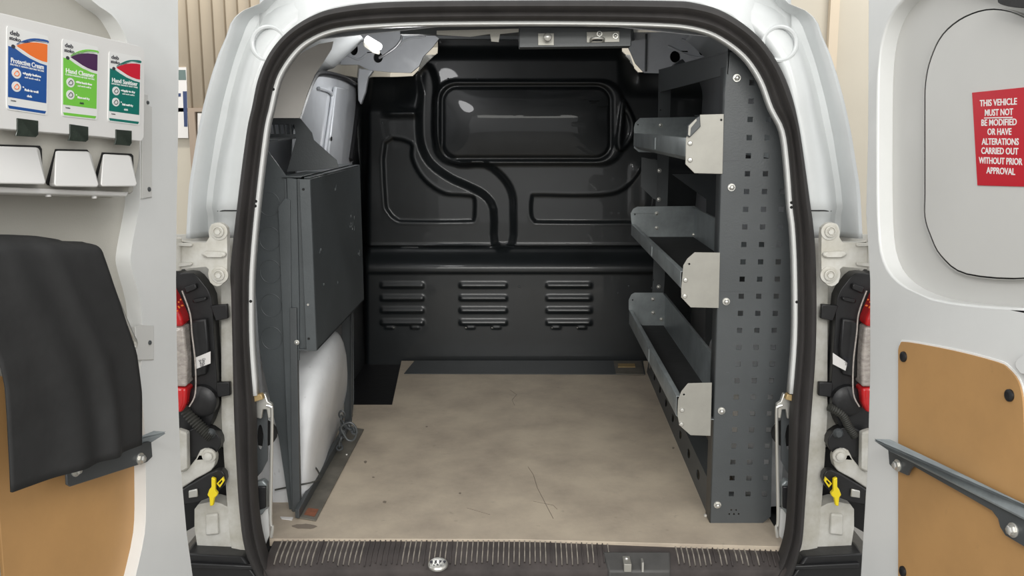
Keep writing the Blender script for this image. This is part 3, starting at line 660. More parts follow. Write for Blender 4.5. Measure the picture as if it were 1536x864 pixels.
# right door
T = .035
hr_ = edge(DR, [(1301, -120), (1302, 0), (1301, 200), (1298, 320), (1304, 420), (1304, 560), (1300, 700), (1294, 800), (1290, 864), (1286, 930)], T)
outer = hr_+[(.60, DR.uv(1286, 930)[1]-.02), (.66, -.4), (.66, .35), (.60, .62), (.3, .66)]
rec = edge(DR, sm2([(1400, -40), (1362, -6), (1340, 18), (1326, 50), (1318, 100), (1316, 200), (1317, 330), (1325, 390), (1350, 425), (1400, 448), (1470, 458), (1536, 462)], 3, False), T)
rec = rec+[(.50, rec[-1][1]-.005), (.57, rec[-1][1]+.06), (.57, .3), (.50, .42), (.3, .48)]
bm = new(); plate(bm, DR, outer, [rec], -.01, T)
rdoor = obj('rear_door', bm, 'white_paint', van, label='open right rear door with the red warning sticker', bevel=.016, seg=5)
bm = new(); plate(bm, DR, [(u*.995, v) for u, v in outer], (), -.03, .004); obj('door_skin', bm, 'light_trim', rdoor)
tp = sm2([(1388, 325), (1388, 290), (1388, 230), (1388, 170), (1389, 125), (1397, 88), (1415, 52), (1448, 26), (1490, 15), (1536, 27), (1575, 60), (1600, 150), (1600, 320), (1585, 395), (1540, 416), (1450, 410), (1412, 383), (1396, 352)], 4)
bm = new(); plate(bm, DR, edge(DR, tp, .018), (), .003, .018); obj('trim_panel', bm, 'light_trim', rdoor, bevel=.003, seg=3)
tpo = shrink(tp, -2.2)
bm = new(); plate(bm, DR, edge(DR, tpo, .012), (), .003, .012); obj('panel_gap', bm, 'black_void', rdoor)
bm = new(); plate(bm, DR, edge(DR, shrink(tp, -3.2), .0135), [edge(DR, shrink(tp, -2.2), .0135)], .003, .0135); obj('gap_edge', bm, 'light_trim', rdoor)
py = [(1347, 525), (1350, 516), (1360, 513), (1430, 526), (1495, 543), (1512, 553), (1527, 572), (1534, 600), (1536, 640)]
ed = edge(DR, sm2(py, 3, False), T+.004); e0 = edge(DR, [(1347, 900)], T+.004)[0]
e1 = edge(DR, [(1540, 905)], T+.004)[0]
bm = new(); plate(bm, DR, ed+[e1, e0], (), T-.004, T+.004); obj('plywood_panel', bm, 'hardboard', rdoor, bevel=.001)
big = [(u*1.0+(-.003 if u < ed[0][0]+.02 else .001), v+.003) for u, v in ed]
bm = new(); plate(bm, DR, big+[(e1[0]+.002, e1[1]), (e0[0]-.003, e0[1])], (), T-.004, T+.0015); obj('panel_edge', bm, 'white_print', rdoor)
for a, b in ((1356, 535), (1515, 593), (1355, 857)):
    bm = new(); u, v = DR.uv(a, b, T+.004); lathe(bm, DR.P(u, v, T+.004), DR.N, [(0, .0095), (.003, .0092), (.005, .006), (.005, .003)], 20); obj('push_fastener', bm, 'black_plastic', rdoor)
bm = new(); plate(bm, DR, edge(DR, sm2([(1496, 0), (1505, 8), (1530, 12), (1560, 12), (1580, 0), (1560, -25), (1510, -25)], 3), .05), (), T-.01, .05); obj('door_handle', bm, 'black_plastic', rdoor, bevel=.006, seg=3)
bm = new(); plate(bm, DR, edge(DR, sm2([(1522, 548), (1528, 536), (1545, 530), (1575, 532), (1575, 560), (1535, 562)], 3), .045), (), T-.01, .045); obj('pull_boss', bm, 'white_paint', rdoor, bevel=.006, seg=3)

# ================================================================== THINGS ON THE DOORS
# warning sticker
st = thing('warning_sticker', DR.P(*DR.uv(1500, 278, .019), .019), 'red rectangular sticker with white capital lettering on right door panel', 'sticker')
SQ = [(1458, 139), (1536, 131), (1552, 130), (1556, 281), (1536, 280), (1466, 278)]
bm = new(); plate(bm, DR, edge(DR, SQ, .0195), (), .018, .0195); obj('backing', bm, 'sticker_red', st)
bm = new(); lines = ['THIS VEHICLE', 'MUST NOT', 'BE MODIFIED', 'OR HAVE', 'ALTERATIONS', 'CARRIED OUT', 'WITHOUT PRIOR', 'APPROVAL']
ctr = [(1497, 154), (1498, 169), (1498, 184), (1499, 198), (1500, 213), (1499, 227), (1500, 242), (1501, 257)]
wid = [56, 42, 53, 36, 55, 55, 66, 43]
for t, (a, b), wpx in zip(lines, ctr, wid):
    u, v = DR.uv(a, b, .0195); ul = DR.uv(a-wpx/2, b, .0195)[0]; ur = DR.uv(a+wpx/2, b, .0195)[0]
    t2 = new(); letters(t2, t, DR, 0, 0, .0, .0142, .0002)
    us = [(vv.co-DR.O).dot(DR.U) for vv in t2.verts]; k = (ur-ul)/(max(us)-min(us)); t2.free()
    letters(bm, t, DR, u, v, .0198, .0142, .00025, k, rot=-.02)
a, b = DR.uv(1477, 176.3, .0195), DR.uv(1519, 175.3, .0195)
plate(bm, DR, [a, b, (b[0], b[1]-.0016), (a[0], a[1]-.0016)], (), .0196, .0206)
obj('lettering', bm, 'white_print', st)
# right bracket
rb = thing('angle_bracket', DR.P(*DR.uv(1440, 740, T), T), 'long dark steel angle bracket bolted across hardboard of right door', 'bracket')
off = .05
front = [(1332, 672), (1334, 696), (1341, 704), (1361, 713), (1365, 704), (1370, 699), (1400, 716), (1450, 744), (1488, 766), (1497, 778), (1500, 790), (1508, 803), (1540, 822), (1570, 838), (1575, 792), (1450, 727), (1400, 702)]
bm = new(); plate(bm, DR, edge(DR, front, off), (), off-.004, off); obj('flange', bm, 'dark_steel', rb, bevel=.001)
fp = [DR.P(*DR.uv(a, b, off), off) for a, b in [(1332, 672), (1575, 794)]]
q0, q1 = DR.uv(1312, 659, T+.06), DR.uv(1332, 660, .036); 
bm = new(); prism(bm, [DR.P(*DR.uv(1313, 659, .10), .10), DR.P(*DR.uv(1331, 659, .05), .045), DR.P(*DR.uv(1575, 776, .05), .045), DR.P(*DR.uv(1575, 794, .05), .055), DR.P(*DR.uv(1334, 674, .055), .055)], (0, 0, -.003)); obj('top_flange', bm, 'galvanised_dull', rb, bevel=.0008)
bm = new(); u, v = DR.uv(1345, 690, off); w0 = DR.P(u, v, T+.003)
for a, b in ((1347, 698), (1520, 795)):
    bm2 = new(); u, v = DR.uv(a, b, off); bolt_bm(bm2, DR.P(u, v, off), DR.N, .011, .008); obj('bolt', bm2, 'zinc', rb)
    cyl(bm, DR.P(u, v, T+.004), DR.P(u, v, off-.004), .006)
obj('spacer', bm, 'zinc', rb)
# left bracket
T2 = .05
lbk = thing('angle_bracket', DL.P(*DL.uv(165, 700, T2), .012), 'short dark steel angle bracket below black rubber mat, left door', 'bracket')
bm = new(); plate(bm, DL, edge(DL, [(100, 707), (227, 660), (229, 685), (221, 693), (106, 730), (101, 727)], T2), (), T2-.004, T2); obj('flange', bm, 'dark_steel', lbk, bevel=.001)
bm = new(); prism(bm, [DL.P(*DL.uv(100, 707, T2), T2), DL.P(*DL.uv(227, 661, T2), T2), DL.P(*DL.uv(247, 648, .10), .10), DL.P(*DL.uv(231, 646, .06), .06), DL.P(*DL.uv(207, 658, .045), .04), DL.P(*DL.uv(125, 692, .04), .036)], (0, 0, -.003)); obj('top_flange', bm, 'galvanised_dull', lbk, bevel=.0008)
bm = new()
for a, b in ((113, 705), (210, 688)):
    bm2 = new(); u, v = DL.uv(a, b, T2); bolt_bm(bm2, DL.P(u, v, T2), DL.N, .0105, .008); obj('bolt', bm2, 'zinc', lbk); cyl(bm, DL.P(u, v, .012), DL.P(u, v, T2-.004), .006)
obj('spacer', bm, 'zinc', lbk)
# rubber mat hung over a wire hook
def mat_row(t):
    Lp = [(-60, 357), (-50, 400), (-30, 480), (-6, 540), (6, 580), (16, 650), (28, 739)]
    Rp = [(140, 364), (146, 376), (160, 430), (176, 485), (191, 530), (201, 590), (205, 667)]
    k = t*6; i = min(5, int(k)); f = k-i
    l = (Lp[i][0]+(Lp[i+1][0]-Lp[i][0])*f, Lp[i][1]+(Lp[i+1][1]-Lp[i][1])*f); r = (Rp[i][0]+(Rp[i+1][0]-Rp[i][0])*f, Rp[i][1]+(Rp[i+1][1]-Rp[i][1])*f)
    return l, r
bm = new(); rows = []
for j in range(41):
    t = j/40; l, r = mat_row(t); row = []
    for i in range(41):
        s_ = i/40; px = l[0]+(r[0]-l[0])*s_; py_ = l[1]+(r[1]-l[1])*s_
        if t < .12: py_ -= 7*(1-t/.12)*math.sin(min(1, max(0, (s_-.1)/.75))*math.pi)**.6
        fold = math.exp(-((s_-.62-.12*t)/.07)**2)*.018+math.exp(-((s_-.30-.2*t)/.12)**2)*.014
        n = .085+.016*math.sin(t*2.6)+fold*(.3+.7*t)-.02*(1-s_)*t-.02*math.exp(-((t)/.05)**2)
        u, v = DL.uv(px, py_, .085); row.append(DL.P(u, v, n))
    rows.append(row)
grid(bm, rows); obj('rubber_mat', bm, 'mat_rubber', None, 'black rubber mat hanging in folds on the open left door', 'mat', solid=.004, angle=80)
bm = new(); tube(bm, smooth_path([DL.P(*DL.uv(a, b, n), n) for a, b, n in [(120, 372, .012), (132, 372, .05), (146, 384, .07), (168, 432, .07), (196, 498, .066), (203, 512, .064), (202, 521, .062), (195, 523, .06), (188, 516, .05), (170, 470, .03), (160, 440, .012)]], 5), .0035, 8)
obj('wire_hook', bm, 'zinc', None, 'bent bright wire hook poking out beside black rubber mat', 'hook')
# dispensers
DF = .085
ds = thing('dispenser_station', DL.P(*DL.uv(110, 290, DF), .01), 'white hand care dispenser with blue, green and teal cards on left door', 'dispenser')
eL = lambda y0: DL.uv(-90, y0, DF)
bm = new(); plate(bm, DL, edge(DL, [(-100, -6), (0, 19), (205, 68), (214, 72), (217, 78), (216, 206), (212, 212), (150, 205), (0, 193), (-100, 183)], DF), (), .008, DF); obj('front_board', bm, 'dispenser_white', ds, bevel=.003, seg=3)
bm = new(); plate(bm, DL, edge(DL, [(-100, 182), (0, 192), (150, 204), (211, 209), (209, 240), (200, 288), (196, 291), (0, 282), (-100, 276)], DF-.02), (), .008, DF-.02); obj('lower_board', bm, 'grey_trim', ds, bevel=.003, seg=3)
bm = new(); plate(bm, DL, edge(DL, [(-100, 278), (0, 280), (194, 288), (190, 295), (0, 289), (-100, 285)], DF-.008), (), .01, DF-.008); obj('drip_rail', bm, 'dispenser_white', ds, bevel=.002)
for a, b in ((72, 289), (141, 292)):
    bm = new(); p = DL.P(*DL.uv(a, b, .07), .07); cyl(bm, p, p-DL.W*.006, .004); obj('nozzle', bm, 'dispenser_white', ds)
bm = new(); plate(bm, DL, edge(DL, [(118, 286), (172, 290), (168, 297), (120, 294)], .05), (), .03, .05); obj('nozzle_block', bm, 'grey_trim', ds)
for O in ([(-100, 216), (58, 221), (61, 226), (62, 274), (59, 277), (-100, 274)], [(88, 226), (134, 227), (138, 232), (141, 277), (138, 281), (76, 280), (74, 276)], [(158, 231), (195, 233), (198, 236), (199, 276), (196, 280), (146, 280), (144, 277)]):
    bm = new(); plate(bm, DL, edge(DL, [(x+(-3 if x < 160 and x > 100 or x in (88, 76, 74) else 2), y-2.5) for x, y in O], DF-.017), (), .03, DF-.017); obj('lever_slot', bm, 'black_void', ds)
    bm = new(); pb = [DL.P(*DL.uv(x, y, DF-.015), DF-.016) for x, y in O]; pf = [DL.P(*DL.uv(x, y, DF), DF-.006+.014*max(0, (y-225)/50)) for x, y in O]
    A = [bm.verts.new(p) for p in pb]; B = [bm.verts.new(p) for p in pf]; n = len(A); bm.faces.new(A); bm.faces.new(list(reversed(B)))
    for i in range(n): bm.faces.new([A[i], A[(i+1) % n], B[(i+1) % n], B[i]])
    obj('push_lever', bm, 'dispenser_white', ds, bevel=.003, seg=3)
for O in ([(26, 177), (58, 181), (58, 202), (54, 206), (24, 204), (26, 196)], [(105, 186), (133, 190), (133, 210), (129, 213), (103, 211), (105, 204)], [(174, 194), (198, 196), (198, 215), (195, 219), (172, 217), (174, 210)]):
    bm = new(); plate(bm, DL, edge(DL, O, DF+.0015), (), DF-.001, DF+.0015); obj('sight_window', bm, 'smoked_window', ds, bevel=.0008)
def card(corners, base, sw, title, sub, texts):
    # corners: tl, tr, br, bl in pixels; bilinear coordinates across the card, still points on the board's plane
    def q(s_, t_):
        tl, tr, br, bl_ = corners
        x = (tl[0]*(1-s_)+tr[0]*s_)*(1-t_)+(bl_[0]*(1-s_)+br[0]*s_)*t_; y = (tl[1]*(1-s_)+tr[1]*s_)*(1-t_)+(bl_[1]*(1-s_)+br[1]*s_)*t_
        return DL.uv(x, y, DF)
    def shp(name, mt, L, n):
        bm = new(); plate(bm, DL, [q(*p) for p in L], (), DF, DF+n); return obj(name, bm, mt, cd_)
    rr = rrect(0, 0, 1, 1, .045, 4)
    bm = new(); plate(bm, DL, [q(a, b) for a, b in rr], (), DF-.001, DF+.001)
    cd_ = obj('label_card', bm, 'card_white', ds, label=title.lower()+' card')
    low = [(.02, .28)]+[(s_, .27+.02*s_) for s_ in (.1, .2)]+[(.35, .31), (.6, .35), (.8, .36), (.98, .35), (.98, .845), (.02, .845)]
    low = [(.03, .24), (.2, .25), (.35, .29), (.55, .33), (.8, .362), (.97, .37), (.97, .85), (.03, .85)]
    shp('card_field', base, low, .0012); shp('card_foot', base, [(.03, .95), (.97, .95), (.94, .985), (.06, .985)], .0012)
    shp('swoosh_border', 'card_white', [(.18, .215), (.3, .17), (.45, .13), (.7, .085), (.97, .075), (.97, .35), (.8, .345), (.55, .315), (.33, .27), (.22, .235)], .0013)
    shp('swoosh_edge', base, sm2([(.22, .20), (.4, .13), (.65, .07), (.97, .05), (.97, .09), (.65, .11), (.4, .18)], 3), .0013)
    shp('swoosh', sw, [(.22, .215), (.32, .185), (.45, .155), (.58, .13), (.7, .115), (.85, .105), (.97, .105), (.97, .33), (.85, .33), (.7, .315), (.55, .29), (.38, .25), (.28, .23)], .0015)
    shp('emblem', 'dark_print', [(.15+.05*math.cos(k*.7), .235+.025*math.sin(k*.7)) for k in range(9)], .0014)
    bm = new()
    hgt = (V((*q(.5, 0), 0))-V((*q(.5, 1), 0))).length; wdt = (V((*q(0, .5), 0))-V((*q(1, .5), 0))).length
    rot = math.atan2(q(1, .5)[1]-q(0, .5)[1], q(1, .5)[0]-q(0, .5)[0])
    def tx(b, t, s_, t_, size, width=None, al='CENTER', bold=.0002):
        k = 1
        if width:
            z = new(); letters(z, t, DL, 0, 0, 0, size, bold); us = [(vv.co-DL.O).dot(DL.U) for vv in z.verts]; z.free(); k = width*wdt/(max(us)-min(us))
        letters(b, t, DL, *q(s_, t_), DF+.0015, size, bold, k, al, rot=rot)
    tx(bm, title, .5, .405, hgt*.085, .80, bold=.00015); tx(bm, sub, .5, .455, hgt*.03, .82, bold=0)
    tx(bm, texts[0], .62, .53, hgt*.038, .42); tx(bm, 'and work well in', .62, .575, hgt*.034, .38, bold=0); tx(bm, texts[1], .60, .73, hgt*.038, .34)
    for yy in (.53, .70): plate(bm, DL, [q(.40+.018*math.cos(k), yy+.009*math.sin(k)) for k in range(6)], (), DF+.001, DF+.0016)
    obj('card_lettering', bm, 'white_print', cd_)
    for yy in (.55, .71):
        shp('icon_disc', 'card_white', [(.23+.115*math.cos(k*math.pi/10), yy+.062*math.sin(k*math.pi/10)) for k in range(20)], .0015)
        o = new(); tube(o, smooth_path([DL.P(*q(.17, yy+.02), DF+.0017), DL.P(*q(.21, yy-.02), DF+.0017), DL.P(*q(.25, yy-.03), DF+.0017), DL.P(*q(.29, yy), DF+.0017), DL.P(*q(.25, yy+.03), DF+.0017)], 4, True), .0006, 5); obj('icon_hand', o, 'swoosh_orange' if sw == 'swoosh_orange' else 'dark_steel', cd_)
    bm = new(); tx(bm, 'deb', .18, .075, hgt*.075, .22, bold=.0001); tx(bm, 'stoko', .19, .14, hgt*.065, .27, bold=.0001); tx(bm, 'Location', .16, .885, hgt*.025, None, bold=0)
    obj('card_logo', bm, 'dark_print', cd_)
    bm = new(); tx(bm, 'deb', .55, .80, hgt*.04, .12, bold=.0001); obj('card_mark', bm, 'white_print' if base != 'card_green' else 'dark_print', cd_)
card([(9.5, 38), (72, 55), (70, 173), (9, 164)], 'card_blue', 'swoosh_orange', 'Protective Cream', 'PROTECT HANDS BEFORE WORK', ('Apply before', 'Rub in well'))
card([(92.5, 58), (147, 71), (145, 180), (92, 174)], 'card_green', 'swoosh_purple', 'Hand Cleaner', 'CLEAN HANDS AFTER WORK', ('Wet hands then', 'Rinse and dry'))
card([(163, 77), (211, 86), (209, 188), (161, 182)], 'card_teal', 'swoosh_red', 'Hand Sanitiser', 'SANITISE HANDS ANY TIME', ('Apply to dry', 'Rub until dry'))

# ================================================================== LOAD FLOOR
z = LOAD
bm = new(); O = [(398, 808), (780, 809), (1180, 820), (1012, 541), (602, 541), (588, 607), (528, 607), (470, 690), (405, 748)]
Of = [at_z(a, b, z) for a, b in O]; Of[0].x = -.575; Of[2].x = min(Of[2].x, .60)
prism(bm, Of, (0, 0, -.018)); plyo = obj('plywood_floor', bm, 'plywood_coated', None, 'scuffed beige plywood load floor of the van', 'floor board', bevel=.001)
for cx, cy, rx, ry in ((456, 790, 20, 4), (548, 693, 2.5, 2), (577, 753, 3, 2), (690, 740, 2, 1.5), (1010, 672, 2, 1.5), (640, 640, 2, 1), (560, 716, 2, 1.2)):
    bm = new(); random.seed(int(cx)); prism(bm, [at_z(cx+rx*random.uniform(.7, 1.1)*math.cos(t), cy+ry*random.uniform(.7, 1.1)*math.sin(t), z+.0002) for t in [2*math.pi*k/18 for k in range(18)]], (0, 0, .0003)); obj('stain', bm, 'stain', plyo)
for L in ([(765, 585), (775, 592), (768, 600), (772, 608)], [(800, 752), (830, 758), (836, 764)], [(792, 700), (800, 712), (806, 732), (830, 778)], [(700, 762), (735, 772)]):
    bm = new(); tube(bm, [at_z(a, b, z+.0003) for a, b in L], .0007, 4); obj('scratch', bm, 'stain', plyo)
bm = new(); prism(bm, [at_z(a, b, z+.001) for a, b in ((622, 541.5), (964, 541.5), (968, 562), (606, 561))], (0, 0, .002)); obj('threshold_strip', bm, 'dark_steel', None, 'dark flat strip across the plywood at the bulkhead foot', 'strip')
sl = thing('tie_down_slot', at_z(942, 550, z+.003), 'small plate with brass slot at far right of floor strip', 'slot')
bm = new(); prism(bm, [at_z(a, b, z+.0032) for a, b in ((920, 542), (962, 542), (966, 562), (924, 561))], (0, 0, .0015)); obj('plate', bm, 'rail_steel', sl)
bm = new(); prism(bm, [at_z(a, b, z+.0048) for a, b in ((927, 546), (952, 546), (953, 551), (927, 551))], (0, 0, .002)); obj('slot_bar', bm, 'brass', sl)
bm = new(); prism(bm, [at_z(a, b, z+.001) for a, b in ((443, 777), (474, 782), (546, 645), (522, 640))], (0, 0, .003)); fr_ = thing('floor_rail', at_z(490, 720, z), 'worn flat steel floor rail in front of the white wheel arch', 'rail')
obj('rail_plate', bm, 'rail_steel', fr_, bevel=.001)
bm = new(); prism(bm, [at_z(443, 777, z+.004), at_z(449, 778, z+.004), at_z(526, 640, z+.004), at_z(520, 640, z+.004)], (0, 0, .022)); obj('rail_lip', bm, 'dark_steel', fr_, bevel=.001)
bm = new(); prism(bm, [at_z(a, b, z+.0042) for a, b in ((456, 772), (472, 775), (478, 764), (462, 762))], (0, 0, .0006)); obj('rust_patch', bm, 'rust', fr_)
for a, b in ((520, 682), (510, 661)):
    bm = new(); lathe(bm, at_z(a, b, z+.004), (0, 0, 1), [(0, .004), (.002, .003)], 10); obj('rail_rivet', bm, 'zinc', fr_)
bm = new()
prism(bm, [at_z(a, b, z+.001) for a, b in ((420, 776), (440, 777), (438, 781), (422, 779))], (0, 0, .002)); obj('floor_clip', bm, 'paper', None, 'small pale scrap on the plywood by the left rack foot', 'scrap')

# ================================================================== RIGHT SHELVING RACK
NY_ = 2.04; FY_ = 3.03
rk = thing('shelving_rack', at_z(1105, 787, z), 'dark grey steel shelving rack with perforated end panel and three trays', 'shelving')
RF = YF(NY_)
out = RF.pts([(1066, 786), (1141, 787), (1156, 775), (1159, 640), (1176, 610), (1200, 560), (1203, 420), (1199, 300), (1186, 210), (1168, 150), (1140, 105), (1112, 80), (1092, 72), (1090, 100), (1088, 150), (1083, 262), (1077, 480)])
def col_at(c, r):           # hole centres measured on the panel, rows 0..24 from the top
    p0, p1 = RF.uv(1128+27.5*c, 124), RF.uv(1097+25*c, 741); t = r/24
    return (p0[0]+(p1[0]-p0[0])*t, p0[1]+(p1[1]-p0[1])*t)
holes = []
for r in range(25):
    for c in range(3):
        if r < 2 and c > 0: continue
        if r < 6 and c > 1: continue
        if r > 15 and c > 1 and r < 18: pass
        u, v = col_at(c, r); h = .0058
        holes.append([(u-h, v-h), (u+h, v-h), (u+h, v+h), (u-h, v+h)])
for k, (a, b) in enumerate(((1097, 765), (1104, 765), (1094, 771), (1101, 771), (1108, 771))): holes.append(RF.pts(circ(a, b, 1.4, 1.4, 8)))
bm = new(); plate(bm, RF, out, holes, -.002, 0); obj('end_panel', bm, 'dark_steel', rk)
# folded edge of the panel
fe = [(1066, 786), (1077, 480), (1083, 262), (1088, 150), (1090, 100)]
bm = new(); pp = [RF.P(*RF.uv(a, b), 0) for a, b in fe]; grid(bm, [[p, p+V((-.0015, .004, 0)), p+V((-.0015, .05, 0))] for p in pp]); obj('panel_return', bm, 'dark_steel', rk, solid=.002)
for a, b in ((1105, 117), (1097, 281), (1089, 452), (1082, 616), (1076, 757)):
    bm = new(); bolt_bm(bm, RF.P(*RF.uv(a, b), 0), (0, -1, 0), .0085, .009); obj('bolt', bm, 'zinc', rk)
# rear end panel and rear upright
UF = YF(FY_+.03)
bm = new(); hs = [UF.pts(circ(991, 165, 1.3)), UF.pts(circ(980, 420, 1.3)), UF.pts(circ(978, 432, 1.3))]
plate(bm, UF, UF.pts([(988, 112), (1007, 106), (1003, 250), (998, 400), (990, 545), (974, 545), (980, 400), (986, 250)]), hs, -.002, 0); obj('rear_upright', bm, 'dark_steel', rk, bevel=.0008)
bm = new(); plate(bm, UF, UF.pts([(962, 236), (986, 240), (985, 300), (980, 298), (961, 280)]), (), .004, .006); obj('rear_gusset', bm, 'dark_steel', rk)
bm = new(); plate(bm, UF, UF.pts([(1010, 262), (1120, 262), (1120, 545), (1060, 545), (1062, 300)]), (), -.03, -.028); obj('rear_panel', bm, 'dark_steel', rk)
for a, b in ((1001, 113), (989, 256), (988, 299), (988, 430)):
    bm = new(); bolt_bm(bm, UF.P(*UF.uv(a, b), .001), (0, -1, 0), .007, .008); obj('bolt', bm, 'zinc', rk)
# top rail: channel joining the two ends
n0, n1 = at(1092, 78, NY_), at(1090, 112, NY_); f0, f1 = at(988, 106, FY_+.03), at(990, 138, FY_+.03)
bm = new(); prism(bm, [n0, n1, f1, f0], (.004, 0, 0)); obj('top_rail', bm, 'dark_steel', rk, bevel=.001)
bm = new(); prism(bm, [n0, f0, f0+V((.05, 0, .01)), n0+V((.05, 0, .0))], (0, 0, .003)); obj('top_rail_flange', bm, 'dark_steel', rk)
bm = new(); prism(bm, [at(1012, 96, 3.0), at(1024, 88, 3.0), at(1032, 98, 3.0), at(1036, 106, 3.0), at(1000, 120, 3.0)], (0, .05, 0)); obj('top_clamp', bm, 'dark_steel', rk, bevel=.003)
# bottom rail with oval slots
def rail_face():
    p0 = at_z(1066, 784, z); p1 = at_z(970, 558, z); d = (p1-p0); L = d.length
    fr = Frame(p1, -d, (0.15, 0, 1)); return fr, L
bfr, BL = rail_face()
bm = new(); hh = .066; holes = [[(BL-.06-k*.155+.024*math.cos(t), .034+.011*math.sin(t)) for t in [2*math.pi*i/14 for i in range(14)]] for k in range(int((BL-.08)/.155)+1)]
plate(bm, bfr, [(0, 0), (BL, 0), (BL, hh), (0, hh)], holes, -.002, 0); obj('bottom_rail', bm, 'dark_steel', rk)
bm = new(); prism(bm, [bfr.P(0, hh), bfr.P(BL, hh), bfr.P(BL, hh)+V((.05, 0, 0)), bfr.P(0, hh)+V((.05, 0, 0))], (0, 0, -.002)); obj('bottom_rail_top', bm, 'dark_steel', rk)
bm = new(); lathe(bm, at(1058, 773, 2.03), (0, -1, 0), [(0, .004), (.003, .003)], 10); obj('rail_rivet', bm, 'zinc', rk)
# dark backing wall behind the rack
# trays
def tray(near, far, lipN, lipF, depth, rivs, farriv):
    """near/far: px polygons of the end plates (front part); lipN/lipF: (x, ytop, ybottom) of the front lip at both ends"""
    fn, ff = YF(NY_-.003), YF(FY_)
    aN, bN = fn.P(*fn.uv(lipN[0], lipN[1])), fn.P(*fn.uv(lipN[0], lipN[2])); aF, bF = ff.P(*ff.uv(lipF[0], lipF[1])), ff.P(*ff.uv(lipF[0], lipF[2]))
    x0 = (aN.x+aF.x)/2; zt = (aN.z+aF.z)/2; zb = (bN.z+bF.z)/2
    bm = new(); sec = [(x0+.012, zt-.004), (x0+.010, zt), (x0, zt), (x0, zb+.01), (x0+.012, zb), (x0+depth, zb), (x0+depth, zt+.055), (x0+depth-.008, zt+.056)]
    rows = [[(a, y, b) for a, b in sec] for y in (NY_+.0, FY_)]
    grid(bm, rows); t = obj('shelf_tray', bm, 'galvanised_dull', rk, solid=.0015, bevel=.0008)
    bm = new(); box(bm, (x0+.014, NY_+.004, zb+.001), (x0+depth-.004, FY_-.004, zb+.004)); obj('tray_liner', bm, 'mat_rubber', t)
    bm = new(); plate(bm, fn, fn.pts(near), [fn.pts(circ(*rivs[0], 1.6, 1.6, 8))], -.002, 0); obj('end_plate', bm, 'galvanised', t, bevel=.0008)
    o = ff.pts(far); bm = new(); plate(bm, ff, o, [ff.pts(circ(*farriv[0], 1.2, 1.2, 8))], -.002, 0); obj('end_plate', bm, 'galvanised_dull', t, bevel=.0008)
    for a, b in rivs[1:]:
        bm = new(); lathe(bm, fn.P(*fn.uv(a, b), 0), (0, -1, 0), [(0, .0058), (.001, .0056), (.003, .004), (.0035, .001)], 14); obj('rivet', bm, 'zinc', t)
    for a, b in farriv[1:]:
        bm = new(); bolt_bm(bm, ff.P(*ff.uv(a, b), 0), (0, -1, 0), .0065, .006); obj('rivet', bm, 'zinc', t)
    bm = new(); ym = .5*(NY_+FY_); box(bm, (x0-.002, ym-.02, zb+.012), (x0, ym+.02, zt-.006)); obj('lip_stamp', bm, 'galvanised_dull', t)
    return x0, zt, zb, t
x0, zt, zb, t1 = tray([(1029, 206), (1048, 190), (1050, 172), (1086, 171), (1084, 261), (1042, 260), (1028, 246)], [(951, 192), (953, 184), (960, 177), (1052, 175), (1056, 232), (958, 228), (951, 222)],
     (1029, 207, 243), (951, 200, 222), .20, [(1082, 180), (1035, 215), (1035, 240)], [(957, 187), (991, 188)])
fn = YF(NY_-.003); bm = new(); plate(bm, fn, fn.pts([(1031, 188), (1045, 176), (1049, 174), (1050, 190), (1034, 206), (1030, 204)]), (), .002, .008); obj('corner_cap', bm, 'dark_steel', t1, bevel=.0015)
bm = new(); plate(bm, fn, fn.pts([(1032, 189), (1043, 178), (1044, 181), (1035, 192), (1034, 204), (1031, 202)]), (), .008, .0095); obj('cap_edge', bm, 'galvanised', t1)
tray([(1024, 410), (1025, 398), (1031, 388), (1042, 378.5), (1080, 379), (1078, 462), (1036, 461), (1022, 446), (1022, 430)], [(947, 333), (946, 320), (950, 313), (956, 310), (1042, 309), (1060, 320), (1060, 376), (962, 366), (950, 350)],
     (1022, 414, 445), (947, 332, 352), .205, [(1034, 396), (1028, 420), (1027, 444)], [(952.5, 321.5), (985, 320), (985, 342), (1041, 352)])
tray([(1016, 622), (1017, 600), (1022, 587), (1032, 575), (1068, 574), (1066, 654), (1036, 653), (1019, 638)], [(943, 464), (943, 450), (947, 442), (952, 439), (995, 439), (1004, 450), (1006, 496), (966, 490), (950, 478)],
     (1017, 600, 638), (943, 462, 484), .118, [(1026, 592), (1023, 615), (1022, 636)], [(949, 450), (979.6, 448.6), (979.6, 469), (992, 479)])

# ================================================================== LEFT RACK WITH BIN
LY, LFY = 2.12, 2.74
lr = thing('bin_rack', at_z(440, 778, z), 'dark grey steel rack with tall narrow bin over left wheel arch', 'rack')
LF = YF(LY)
o = [(380, 215), (399, 222), (430, 264), (434, 320), (437, 470), (440, 560), (441, 778), (436, 776), (419, 660), (392, 540), (380, 440)]
bm = new(); plate(bm, LF, LF.pts(o), (), .000, .002); ep = obj('end_panel', bm, 'dark_steel_worn', lr, label='end panel with pressed circles')
for cx, cy in ((404, 306), (405, 358), (406, 407), (407, 458), (408, 507)):
    bm = new(); c = LF.uv(cx, cy); pth = [LF.P(c[0]+.024*math.cos(t), c[1]+.027*math.sin(t), .0022) for t in [2*math.pi*k/28 for k in range(28)]]
    tube(bm, pth, .0011, 6, True); obj('pressed_ring', bm, 'dark_steel_worn', ep)
